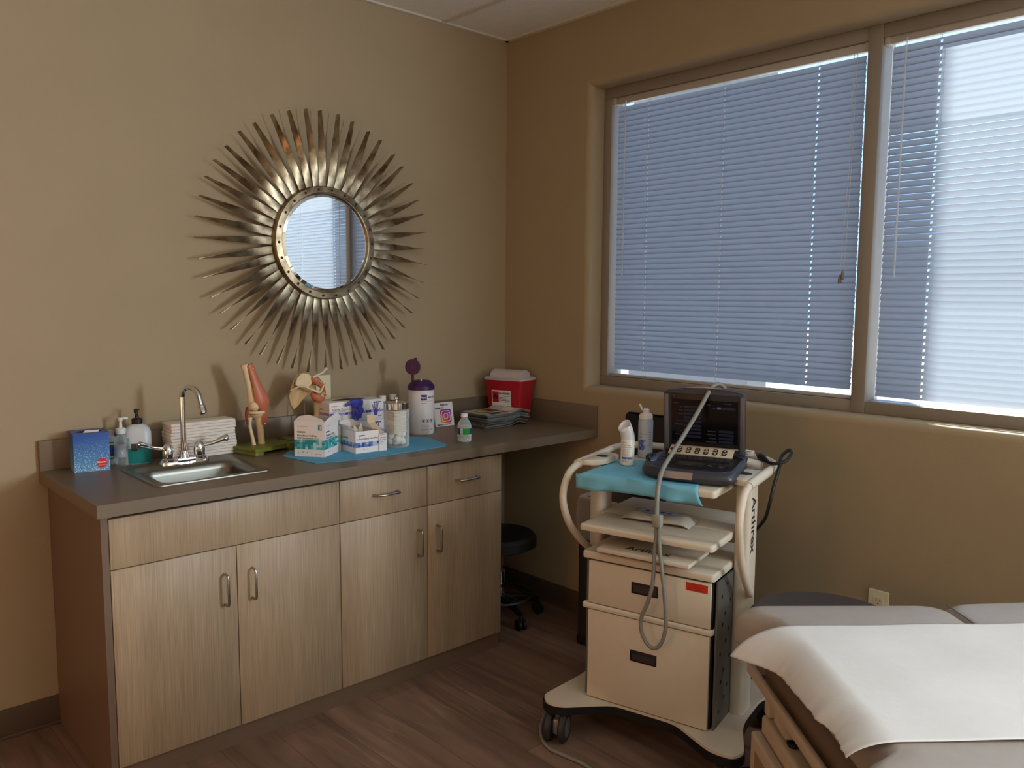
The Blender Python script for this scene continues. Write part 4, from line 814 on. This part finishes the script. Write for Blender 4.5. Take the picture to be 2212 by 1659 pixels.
# bracket plates and tube handles
for sgn, xc in ((-1, -.058), (1, .462)):
    b = B(); poly = [(xc-.045*sgn, .13), (xc-.045*sgn, .25), (xc+.030*sgn, .27), (xc+.030*sgn, .085), (xc, .085)]
    if sgn < 0: poly = poly[::-1]
    b.prism(smooth_poly(poly, .02), .903, .921, bev=.003); br_ = b.build('bracket', cartw, cart)
    B().lathe([(.021, .9212), (.021, .9225), (.019, .9232), (.001, .9232)], 28, M=T3(xc-.008*sgn, .185, 0) @ Matrix.Diagonal((1, .8, 1, 1))).build('bracket_cap', black, br_)
    xt = xc+.034*sgn
    B().tube([(xt, .29, .914), (xt, .08, .906)], .0155, 18).build('handle_sleeve', cartw, br_)
    pts = [(xt, .09, .907), (xt+.002*sgn, .035, .885), (xt+.004*sgn, .0, .835), (xt+.004*sgn, -.002, .78), (xt, .035, .69), (xt-.001*sgn, .09, .61), (xt-.002*sgn, .145, .552), (xt-.014*sgn, .165, .545)]
    if sgn < 0: pts = [(xt, .09, .907), (xt-.002, .03, .885), (xt-.004, -.005, .835), (xt-.004, -.004, .78), (xt, .03, .71), (xt+.012, .085, .645), (xt+.02, .14, .60)]
    B().tube(spline(pts, 6), .0125, 16).build('side_handle', cartw, cart)
pts = [(-.092, .27, .914), (-.092, .34, .92), (-.072, .40, .924), (0, .445, .926), (.20, .46, .926), (.40, .445, .926), (.474, .40, .924), (.496, .34, .92), (.496, .27, .914)]
B().tube(spline(pts, 6), .0125, 16).build('rear_handle', cartw, cart)
# paper pad draped on the top shelf
cl = B(); nx, ny = 40, 30; V = []
random.seed(3)
wv = [(random.uniform(18, 60), random.uniform(0, 6), random.uniform(.3, 1)) for _ in range(7)]
def drape(u, v):
    # u along the front, v from back to past the front edge; corner reaches over the front of the shelf
    s_ = v*(.352+.018*u); edge = .300; x = -.045+u*(.33+.105*v)
    if s_ < edge: y = .290-s_; z = TOPZ+.0022
    else:
        d = s_-edge; y = -.010-.006*min(1, d/.02)-.004*math.sin(x*70)*d/.1; z = TOPZ+.0022-d*(1.0-.12*math.sin(x*9))*(1-.30*u); 
        y += -.012*sum(c*math.sin(a*x+b_+d*50) for a, b_, c in wv)/3*(d/.06)
        y = min(y, -.013)
        z = max(z, TOPZ-.075-.02*(x-.0)/.3)
    z += .0006*abs(math.sin(x*31+y*23))
    if x < -.022: 
        z -= ((-.022-x)/.023)*.012*(1 if s_ < edge else 0)
    return (x, y, z)
grid_ = [[drape(i/nx, j/ny) for i in range(nx+1)] for j in range(ny+1)]
cl.loft([[(x, y, z) for x, y, z in row] for row in grid_], closed=False, cap0=False, cap1=False)
o = cl.build('paper_pad', pm('light_blue_pad', (118, 190, 220), .7, noise=.05, nscale=12, bump=1, bscale=28), None, ang=70); o.matrix_world = Mcart; tag(o, 'light blue paper pad draped over the front of the cart top shelf', 'pad')
sm = o.modifiers.new('thickness', 'SOLIDIFY'); sm.thickness = .0006; sm.offset = 1
def on_cart(name, label, cat, x, y, z, rz=0):
    t = thing(name, label, cat); t.matrix_world = Mcart @ T3(x, y, z) @ RZ(rz); return t
def face_cam(x, y):
    q = Mcart @ Vector((x, y, 0)); return bottle_face((q.x, q.y))-CRZ
# gel bottle
t = on_cart('gel_bottle', 'tall clear gel bottle with open flip cap at the back of the cart top', 'bottle', .030, .365, TOPZ+.0005, face_cam(.03, .335))
B().lathe([(.001, 0), (.022, 0), (.0262, .004), (.0266, .132), (.024, .140), (.022, .144)], 32).build('bottle_body', pm('frosted_blue_plastic', (196, 206, 216), .3, trans=.25), t)
B().lathe([(.0245, .141), (.0245, .153), (.021, .158), (.0125, .162), (.0115, .174), (.008, .177), (.001, .177)], 28).build('cap', wplast, t)
B().box(-.003, .003, -.006, .006, 0, .024, .001, M=T3(-.012, 0, .172) @ RY(-28)).build('flip_tab', wplast, t)
p = P(); p.mosaic(.026, .036, 5, 6, [0, 1, 2], Matrix.Identity(4), -.026, .03, wrap=.0269); p.text('Ultrasound', .008, 3, wrap=.0270, x=-.026, y=.086); p.text('GEL', .009, 3, wrap=.0270, x=-.026, y=.074)
for i in range(9): p.band(.0269, .014, .022, .045+.008*i, .047+.008*i, 3, n=2)
p.build('label', blu+[inkg], t)
# spray bottle
t = on_cart('spray_bottle', 'white spray bottle with slanted top standing on the blue pad', 'bottle', .045, .185, TOPZ+.0045, face_cam(.045, .185))
B().lathe([(.001, 0), (.020, 0), (.0232, .003), (.0235, .085), (.0225, .089)], 32).build('bottle_body', pm('ivory_plastic', (226, 222, 212), .35), t)
L_ = []
for k in range(11):
    u = k/10; r_c = .0235-.001*u; c_ = Vector((-.012*u*u, 0, .088+.046*u)); tl = RY(-24*u)
    L_.append([c_+(tl @ Vector((r_c*math.cos(a), r_c*.85*math.sin(a), 0)))+Vector((0, 0, (.75 if k == 10 else 0)*r_c*math.sin(a))) for a in [2*PI*i/24 for i in range(24)]])
rim = L_[-1]; cc_ = sum((Vector(v) for v in rim), Vector())/24; L_.append([cc_+(Vector(v)-cc_)*.86 for v in rim]); L_.append([cc_+(Vector(v)-cc_)*.84+Vector((.002, 0, -.012)) for v in rim])
B().loft(L_).build('nozzle_cap', pm('light_grey_plastic', (206, 206, 208), .35), t)
p = P(); r_ = .0238; p.text('McKESSON', .004, 0, wrap=r_, x=-.022, y=.079); p.text('Instant Topical', .0055, 0, wrap=r_, x=-.022, y=.070); p.text('Anesthetic Spray', .0055, 0, wrap=r_, x=-.022, y=.063)
for i in range(7): p.band(r_, -.021, .012-.004*(i % 3), .034+.0036*i, .0348+.0036*i, 1)
p.mosaic(.04, .007, 10, 2, [2, 3, 4], Matrix.Identity(4), -.02, .023, wrap=r_); p.text('NET 3.5 fl oz', .004, 0, wrap=r_, x=-.018, y=.015); p.build('label', [ink, inkg]+blu, t)
# laptop style ultrasound
LX, LY, LR = .283, .205, 7
lap = on_cart('portable_ultrasound', 'grey laptop-style ultrasound machine open on the cart top', 'ultrasound machine', LX, LY, TOPZ+.005, LR)
gun = pm('gunmetal_plastic', (66, 66, 74), .38, .3); blk = pm('keyboard_black', (20, 20, 23), .4); blug = pm('blue_grey_gloss', (64, 84, 124), .3); silver = pm('silver_plastic', (160, 146, 140), .35, .3)
outl = [(-.158, .17), (-.162, -.02), (-.158, -.085), (-.138, -.135), (-.095, -.168), (-.04, -.180), (.03, -.184), (.10, -.182), (.145, -.172), (.158, -.150), (.154, -.02), (.140, .17)]
so_ = smooth_poly(outl, .03)
def ins(P_, k): cxx = 0; cyy = 0; return [(x*(1-k), y*(1-k)) for x, y in P_]
b = B(); b.loft([[(x, y, z) for x, y in ins(so_, k)] for z, k in ((0, .10), (.003, .04), (.012, 0), (.022, 0), (.033, .025), (.036, .05))]); b.build('base', gun, lap, ang=50)
b = B(); b.loft([[(x, y, z) for x, y in ins(smooth_poly([(-.135, .16), (-.14, -.06), (-.10, -.13), (.0, -.145), (.12, -.140), (.138, -.11), (.128, .16)], .02), k)] for z, k in ((.0355, 0), (.0375, .004))]); b.build('keyboard_deck', blk, lap)
b = B(); b.prism([(-.150, .09), (-.152, -.02), (-.130, -.075), (-.118, -.06), (-.128, .0), (-.126, .09)], .036, .0395, bev=.001); b.build('corner_accent', blug, lap)
b = B(); b.prism([(.128, .10), (.138, .08), (.136, .150), (.09, .158), (.09, .150)], .034, .0395, bev=.001); b.build('corner_accent', blug, lap)
b = B(); b.loft([[(x, y, z) for x, z in ((-.062, .013), (.032, .013), (.034, .034), (-.06, .034))] for y in (-.1875, -.176)]); b.build('carry_handle', silver, lap)
for i, (x, y) in enumerate(((-.148, .012), (-.153, -.010), (-.150, -.034))):
    B().lathe([(.0085, 0), (.0085, .012), (.007, .014), (.001, .014)], 18, M=T3(x-.002, y, .034)).build('dial_knob', blk, lap)
# white key bank with soft keys
Mk = T3(0, .082, .0405) @ RX(28)
kb_ = B().box(-.118, .100, 0, .044, -.004, .0, .001, M=Mk).build('soft_key_panel', pm('cream_panel', (206, 190, 166), .45), lap)
dk = pm('dark_key_outline', (46, 38, 38), .5)
for i in range(6):
    for j in range(2):
        x = -.082+.0305*i; y = .007+.018*j; kf = B(); w0_, w1_ = (.0065, .009) if j == 0 else (.009, .0065)
        kf.loft([[(x-w0_, y, z), (x+w0_, y, z), (x+w1_, y+.013, z), (x-w1_, y+.013, z)] for z in (-.0005, .0016)], M=Mk); k_ = kf.build('soft_key', dk, kb_)
        p = P(); p.poly([(x-w0_*.45, y+.004), (x+w0_*.45, y+.004), (x+w1_*.45, y+.009), (x-w1_*.45, y+.009)], 0, Mk, .0018); p.build('key_face', bpy.data.materials['cream_panel'], k_)
B().lathe([(.0065, 0), (.0065, .003), (.005, .004), (.001, .004)], 18, M=Mk @ T3(-.108, .022, -.0005)).build('power_button', dk, kb_)
kc = pm('key_plastic', (34, 33, 37), .4); nk = 0
for j, (y, n_, x0) in enumerate(((.060, 14, -.130), (.044, 14, -.132), (.028, 13, -.126), (.012, 13, -.124))):
    for i in range(n_): B().box(x0+i*.0178, x0+i*.0178+.0152, y, y+.0132, .0372, .0395, .0007).build('key', kc, lap)
for i in range(10): B().box(-.118+.0045*(i % 2)+.022*(i//2) if i < 6 else .055+.018*(i-6), (-.118+.022*(i//2) if i < 6 else .055+.018*(i-6))+.0135, -.035-.02*(i % 2), -.022-.02*(i % 2), .0372, .0393, .0007).build('key', kc, lap)
B().rbox(.045, .028, .0372, .0388, .006, .0006, M=T3(-.005, -.065, 0)).build('touchpad', pm('touchpad_black', (28, 27, 31), .3), lap)
p = P(); 
for (x, y, w_) in ((-.02, -.085, .034), (.058, -.04, .018), (.055, -.07, .02), (.06, -.078, .018), (-.09, -.05, .012), (.095, -.055, .018), (.09, -.075, .02), (.1, -.09, .015), (-.03, -.043, .02)): p.quad(w_*.8, .0014, 0, None, x, y, .0398); p.quad(w_*.5, .0014, 0, None, x, y-.004, .0398)
p.build('key_lettering', pm('grey_legend', (170, 165, 165), .5), lap)
# screen
Msn = T3(-.006, .128, .034) @ RX(7)
SW, SH = .138, .232
sc_out = [(-SW, 0), (SW, 0), (SW, SH-.02), (SW-.012, SH-.008), (.06, SH+.002), (-.06, SH+.002), (-SW+.012, SH-.008), (-SW, SH-.02)]
Mp = Msn @ RX(90)
lid_ = B().prism(smooth_poly(sc_out, .012), -.022, 0, M=Mp @ T3(0, 0, 0), bev=.003).build('screen_housing', gun, lap, ang=40)
B().box(-SW+.026, SW-.018, .0005, .0022, .026, SH-.018, .0008, M=Msn @ T3(0, -.0028, 0)).build('screen_bezel', blk, lid_)
scr = pm('dark_screen', (8, 8, 11), .12)
B().box(-SW+.030, SW-.022, .0, .001, .046, SH-.038, M=Msn @ T3(0, -.0033, 0)).build('display', scr, lid_)
p = P(); Md = Msn @ FRONT((0, -.0037, 0))
tx_ = pm('screen_text', (70, 72, 84), .5, emit=((120, 124, 140), .12)); bx_ = pm('screen_field', (20, 24, 38), .3, emit=((40, 48, 76), .12)); sel = pm('screen_select', (60, 90, 150), .3, emit=((70, 100, 170), .25))
for a_, x, y in (('Patient', -.115, .180), ('Last', -.092, .168), ('First', -.094, .156), ('Middle', -.098, .143), ('Accession', -.106, .118), ('Date of birth', -.112, .106), ('ID', -.088, .082), ('Indications', -.110, .070), ('Gender', -.104, .105), ('Comments', -.100, .052), ('Exam', .015, .180), ('Type:', .036, .168), ('Reading Dr.', .018, .088), ('Referring Dr.', .014, .076), ('Institution', .022, .063), ('Department ID', .010, .051), ('Done', .085, .044), ('mm/dd/yyyy', .075, .186)): p.text(a_, .0058, 0, Md, x*.88, y-.002)
for k in range(5): p.quad(.062, .0085, 1, Md, -.068, .164-.0125*k, -.0001)
for k in range(4): p.quad(.060, .0085, 1, Md, -.068, .098-.0125*k, -.0001); p.quad(.05, .0085, 1, Md, .052, .085-.0123*k, -.0001)
p.quad(.062, .009, 1, Md, .046, .165, -.0001); p.quad(.012, .007, 2, Md, .047, .166, .0001)
p.build('screen_content', [tx_, bx_, sel], lid_)
for x in (-SW+.010, SW-.008): B().box(x-.0075, x+.0075, -.0028, 0, .012, SH-.022, .001, M=Msn).build('side_grip', pm('grip_grey', (104, 100, 104), .4, .3) if x < 0 else bpy.data.materials['grip_grey'], lid_)
B().box(-SW+.028, SW-.02, -.004, 0, .026, .031, .001, M=Msn).build('trim_bar', silver, lid_)
B().tube([(-.06, .006, SH+.0), (0, .006, SH+.0045), (.06, .006, SH+.0)], .004, 8, M=Msn).build('top_bar', silver, lid_)
p = P(); p.text('S', .012, 0, Md, -SW+.034, SH-.030); p.build('emblem', sel, lid_)
for k in range(2): B().lathe([(.004, 0), (.004, .001)], 12, M=T3(.1585-.002*k, -.05+.035*k, .020) @ RY(90)).build('port', black, lap)
B().tube([(.145, .125, .022), (.19, .120, .018)], .016, 14).build('transducer_connector', wplast, lap)
# power cord plugged into the machine, loose loop over the handle
pc = B(); Lm = Mcart @ T3(LX, LY, TOPZ+.005) @ RZ(LR); q0 = Mcart.inverted() @ (Lm @ Vector((.152, .165, .045)))
pc.tube(spline([(.45, .355, .945), (.475, .335, .938), (.505, .315, .938), (.535, .33, .945), (.545, .37, .965), (.530, .40, .972), (.515, .37, .955), (.525, .31, .93), (.522, .27, .88), (.515, .25, .82), (.495, .27, .76), (.45, .30, .70)], 8), .0055, 10)
o = pc.build('power_cord', black); o.matrix_world = Mcart; tag(o, 'black power cord looping over the right handle of the cart', 'cord')
b = B(); b.tube(spline([(.435, .37, .952), (.455, .352, .946), (.48, .333, .938)], 4), [.006, .008, .010, .0125, .0125, .012, .010, .008, .0065], 12); b.build('strain_relief', blk, o)
t = on_cart('cord_tag', 'white paper tag wrapped on the power cord beside the screen', 'tag', .405, .365, .953, 0)
b = B(); b.box(-.022, .02, -.004, .004, -.009, .011, .001); b.build('tag_paper', white, t); p = P(); [p.quad(.03-.006*k, .0014, 0, FRONT((-.018, -.0046, .006-.0045*k))) for k in range(3)]; p.build('print', ink, t)
# wipes pack on the middle shelf
t = on_cart('wipes_pack', 'flat crinkled plastic packet with blue print on the middle cart shelf', 'packet', .185, .145, .7375, 2)
def pack(hx, hy, h):
    L = []
    for k in range(13):
        u = k/12*2-1; f = (1-abs(u)**6)**.5; L.append([(hx*u, hy*(.90+.1*f)*math.cos(a)*(1 if abs(math.cos(a)) > .3 else 1), h*(.12+.88*f)*(.5+.5*math.sin(a))+.001*math.sin(9*u+4*a)) for a in [2*PI*i/20 for i in range(20)]])
    return L
B().loft(pack(.118, .062, .026)).build('packet', pm('translucent_white_film', (190, 184, 174), .3, bump=.8, bscale=40), t, ang=70)
p = P(); Mt = RX(0); p.loft([[(.078*math.cos(a)*k, .030*math.sin(a)*k, .0272) for a in [2*PI*i/24 for i in range(24)]] for k in (1, .001)], 0, T3(-.0, 0, 0), False, False); [p.disc(x, y, r, 1, T3(0, 0, .0276), 16) for x, y, r in ((-.04, -.004, .010), (-.012, -.008, .007), (.012, .002, .009), (.036, -.004, .007))]; p.quad(.07, .006, 2, T3(-.03, -.045, .0235)); p.build('print', [pm('pale_packet_print', (150, 160, 180), .4), pm('deep_blue_print', (34, 52, 120), .4), pm('orange_print', (210, 130, 100), .4)], t)
# transducer cable hanging over the screen
cab_m = pm('grey_cable', (134, 132, 126), .45)
def cp_(u, y, z): return (u, y, z)
t = on_cart('transducer_cable', 'grey transducer cable draped over the screen and looping down the cart front', 'cable', 0, 0, 0)
up_ = [(.33, .40, 1.04), (.315, .385, 1.145), (.305, .368, 1.176), (.292, .340, 1.180), (.283, .315, 1.163), (.270, .24, 1.095), (.258, .155, 1.03), (.250, .075, .978), (.250, -.0, .935), (.257, -.045, .88), (.262, -.06, .80)]
down = [(.262, -.06, .80), (.262, -.06, .74), (.258, -.06, .70), (.255, -.06, .60), (.238, -.055, .53), (.215, -.05, .47), (.220, -.05, .42), (.250, -.05, .385), (.280, -.05, .40), (.297, -.05, .46), (.294, -.055, .55), (.284, -.06, .64), (.272, -.06, .73), (.272, -.064, .80)]
bb2 = B().tube(spline(up_, 8), .0072, 12); bb2.build('cable_run', cab_m, t)
B().tube(spline(down, 8), .0062, 12).build('cable_loop', cab_m, t)
B().box(.250, .281, -.074, -.048, .775, .815, .006).build('cable_clip', pm('clip_grey', (150, 146, 138), .45), t)
# cable on the floor by the left caster
o = B().tube(spline([(-.80, -1.10, .006), (-.875, -1.155, .006), (-.925, -1.215, .006), (-.945, -1.27, .006), (-.938, -1.33, .006), (-.93, -1.42, .006), (-.955, -1.55, .006), (-.98, -1.70, .006)], 8), .0055, 10).build('floor_cable', cab_m); tag(o, 'thin grey cable lying on the floor by the front left caster', 'cable')

# ------------------------------------------------------------ bin behind the cart
tc_ = thing('trash_can', 'tall black step bin with raised lid and plastic liner behind the cart', 'trash can', (-.265, -.741, 0), -84)
B().rbox(.165, .12, .035, .63, .02, .004, M=T3(.17, .125, 0)).build('body', darkm, tc_)
B().rbox(.168, .123, 0, .036, .02, .003, M=T3(.17, .125, 0)).build('base', black, tc_)
film = thin('liner_film', (205, 196, 190), alpha=.72, rough=.3)
b = B(); L = []
for z, k in ((.50, .004), (.56, .009), (.62, .006), (.640, .004), (.645, -.002), (.63, -.008)):
    L.append([(x+.0025*math.sin(40*y+30*z), y+.0025*math.sin(50*x+20*z), z-.03*(math.sin(9*x)+1)*(z < .51)) for x, y in rr(.17, .125, .165+k, .12+k, .02, 8)])
b.loft(L, cap0=False, cap1=False); b.build('liner', film, tc_)
B().rbox(.125, .010, .66, .985, .008, .02, M=T3(.215, .228, 0)).box(.12, .22, .222, .238, .62, .67, .002).build('lid', pm('black_lid', (14, 13, 15), .55), tc_)
# ------------------------------------------------------------ rolling stools
vin = pm('black_vinyl', (24, 22, 24), .5); greyv = pm('dark_grey_vinyl', (70, 62, 62), .55)
def stool(t, seat_z, mat, r=.19, phase=0, lr=.25):
    B().lathe([(.001, seat_z-.065), (r-.02, seat_z-.065), (r, seat_z-.055), (r, seat_z-.018), (r-.015, seat_z-.003), (.06, seat_z), (.001, seat_z)], 48).build('seat', mat, t)
    B().lathe([(.028, .06), (.028, .22), (.014, .222), (.014, seat_z-.065)], 20).build('gas_post', chrome, t)
    for i in range(5):
        a = phase+2*PI*i/5; c_, s_ = math.cos(a), math.sin(a)
        lg = B().tube([(0, 0, .095), (.12*c_, .12*s_, .085), (lr*c_, lr*s_, .068)], [.02, .016, .012], 10).build('base_leg', black, t)
        w_ = B()
        for k in (-1, 1): w_.lathe([(.001, -.008), (.022, -.008), (.025, -.005), (.025, .005), (.022, .008), (.001, .008)], 18, M=T3(lr*c_, lr*s_, .0252) @ RZ(math.degrees(a)) @ T3(0, .012*k, 0) @ RX(90))
        w_.tube([(lr*c_, lr*s_, .025), (lr*c_, lr*s_, .065)], .009, 8); w_.build('caster', black, lg)
t = thing('rolling_stool', 'black rolling stool tucked in the dark knee space under the counter', 'stool', (-.31, -.31, 0)); stool(t, .40, vin, .17, -.5, .185)
B().tube([(.15*math.cos(a), .15*math.sin(a), .11) for a in [2*PI*i/40 for i in range(41)]], .007, 8).build('foot_ring', darkm, t)
for i in range(3):
    a = .5+2*PI*i/3; B().tube([(.02*math.cos(a), .02*math.sin(a), .12), (.15*math.cos(a), .15*math.sin(a), .11)], .005, 6).build('ring_spoke', darkm, t)
t = thing('rolling_stool', 'dark grey stool with round seat between exam table and window wall', 'stool', (-.545, -1.985, 0)); stool(t, .565, greyv, .215, 1.0, .22)

#PART4
# ------------------------------------------------------------ exam table (local x along the table, local y to its back edge)
et = thing('exam_table', 'beige padded exam table with drawers in the lower right corner', 'exam table', (-1.22, -2.06, 0), -41.5)
beige = pm('beige_steel', (188, 168, 144), .45, noise=.02); pad = pm('grey_taupe_vinyl', (158, 146, 136), .38, noise=.03, nscale=30, bump=.08, bscale=400); padd = pm('brown_vinyl', (104, 80, 60), .42, noise=.05, nscale=20)
shear = Matrix.Identity(4); shear[0][1] = -.04
def cushion(name, x0, x1, y0, y1, z0, z1, rc, rt, rb, tilt=0):
    b = B(); hx, hy = (x1-x0)/2, (y1-y0)/2; L = []; n = 6
    for i in range(n+1):
        a = PI/2*i/n; k = rb*(1-math.sin(a)); L.append([(x, y, z0+rb*(1-math.cos(a))) for x, y in rr(0, 0, hx-k, hy-k, rc, 8)])
    for i in range(n+1):
        a = PI/2*i/n; k = rt*(1-math.cos(a)); L.append([(x, y, z1-rt+rt*math.sin(a)) for x, y in rr(0, 0, hx-k, hy-k, rc, 8)])
    L.append([(x, y, z1+.001) for x, y in rr(0, 0, hx-rt-.05, hy-rt-.05, rc*.5, 8)])
    D = []
    for l in L:     # extra points along the straight sides, then a shallow scoop in the foot end of the seat
        q = []
        for i in range(len(l)):
            p0, p1 = Vector(l[i]), Vector(l[(i+1) % len(l)]); m_ = 28 if i % 9 == 8 else 1
            q += [p0+(p1-p0)*k/m_ for k in range(m_)]
        if name == 'seat_cushion':
            for p_ in q:
                w_ = max(0, min(1, (-.035-(p_.y-hy))/.085)); w_ = w_*w_*(3-2*w_); w2 = max(0, min(1, ((p_.y+hy)-.080)/.05)); w2 = w2*w2*(3-2*w2)
                p_.x += .056*w_*w2*max(0, min(1, 1-(p_.x+hx)/.3))
        D.append(q)
    b.loft(D, M=T3(x0, (y0+y1)/2, 0) @ RY(-tilt) @ T3(hx, 0, 0)); return b.build(name, pad, et, ang=60)
c1 = cushion('seat_cushion', .024, .508, -.735, .0, .715, .800, .05, .040, .018)
c2 = cushion('back_cushion', .512, 1.35, -.735, -.0, .715, .798, .05, .028, .018, 1.8)
B().rbox(.315, .335, .600, .706, .05, .040, .03, M=T3(.402, -.365, 0), seg=8).build('leg_rest_pad', padd, et)
B().box(.15, 1.30, -.70, -.03, .7065, .7145, .002).build('cushion_board', black, et)
B().box(.066, .078, -.72, -.006, .637, .663, .004).box(.0785, .15, -.03, -.006, .638, .660, .002).build('front_rail', beige, et)
for y in (-.19, -.56):
    B().prism([(0, 0), (.05, 0), (.05, -.052), (.018, -.052), (0, -.022)], -.012, .012, M=Mface((.070, y, .636), (1, 0, 0), (0, 0, 1)), bev=.002).build('rail_bracket', beige, et)
    B().rbox(.02, .016, .5655, .574, .012, .003, M=T3(.116, y, 0)).build('rubber_stop', black, et)
B().box(.20, 1.25, -.69, -.055, .566, .611, .006).box(.092, .1995, -.085, -.055, .566, .611, .004).build('upper_body', beige, et)
B().box(.086, 1.28, -.695, -.055, .075, .5645, .01, 3).build('body', beige, et)
B().box(.13, 1.24, -.66, -.09, .0, .0745).build('plinth', black, et)
def tdrawer(z0, z1):
    d = B().box(.062, .0855, -.690, -.062, z0, z1, .007, 3).build('drawer', beige, et)
    B().box(.0605, .0619, -.655, -.097, z0+.035, z1-.03, .0006).build('drawer_panel', pm('tan_panel', (150, 112, 78), .5) if z0 > .3 else bpy.data.materials['tan_panel'], d)
    return d
for z0, z1 in ((.305, .530), (.09, .295)): tdrawer(z0, z1)
B().lathe([(.006, 0), (.006, .001)], 14, M=T3(.0845, -.36, .548) @ RY(-90)).build('screw', darkm, et)
B().tube([(x, y, .7995) for x, y in ((.5, -.03), (.5, -.35), (.5, -.71))], .002, 6).build('piping', pm('piping_grey', (120, 110, 104), .5), et)
# table paper: torn end drooping over the foot of the table
b = B(); nx, ny = 90, 60; rows = []
random.seed(11); edge_pts = [(-.150, -.016, .738), (-.17, -.006, .741), (-.207, .022, .744), (-.232, .038, .747), (-.26, .046, .750), (-.31, .049, .753), (-.36, .047, .756), (-.42, .045, .761), (-.455, .042, .764), (-.48, .048, .766), (-.522, .049, .770), (-.56, .040, .774), (-.600, .034, .778)]
for j in range(ny+1):
    v = j/ny; y = -.150-.447*v; k = max(i for i in range(12) if edge_pts[i][0] >= y); a_, c_ = edge_pts[k], edge_pts[k+1]; f = (a_[0]-y)/(a_[0]-c_[0])
    xe = a_[1]+(c_[1]-a_[1])*f+random.uniform(-.0018, .0018); ze = a_[2]+(c_[2]-a_[2])*f; K = math.radians(68); row = []
    for i in range(nx+1):
        u = i/nx
        if u < .3:
            th = (1-u/.3)*K; x = .118-(.118-xe)*math.sin(th)/math.sin(K); z = .8040-(.8040-ze)*(1-math.cos(th))/(1-math.cos(K))
        else:
            x = .118+(u-.3)/.7*1.1; z = .8040+max(0, x-.5)*math.sin(math.radians(1.8))+.0014*min(1, max(0, (x-.2)/.3))
        if u >= .3: z += (.0009*math.sin(x*23+y*9)+.0007*math.sin(x*7-y*31)+.0012)*min(1, (x-.118)/.1)
        row.append((x, y, z))
    rows.append(row)
b.loft(rows, closed=False, cap0=False, cap1=False)
tp = b.build('exam_paper', translucent('exam_paper_white', (226, 222, 220), .12, .85, bump=.15, bscale=160), ang=80); tp.matrix_world = T3(-1.22, -2.06, 0) @ RZ(-41.5)
tag(tp, 'white exam paper sheet with a torn end lying along the padded table', 'exam paper')
sm = tp.modifiers.new('thickness', 'SOLIDIFY'); sm.thickness = .0004
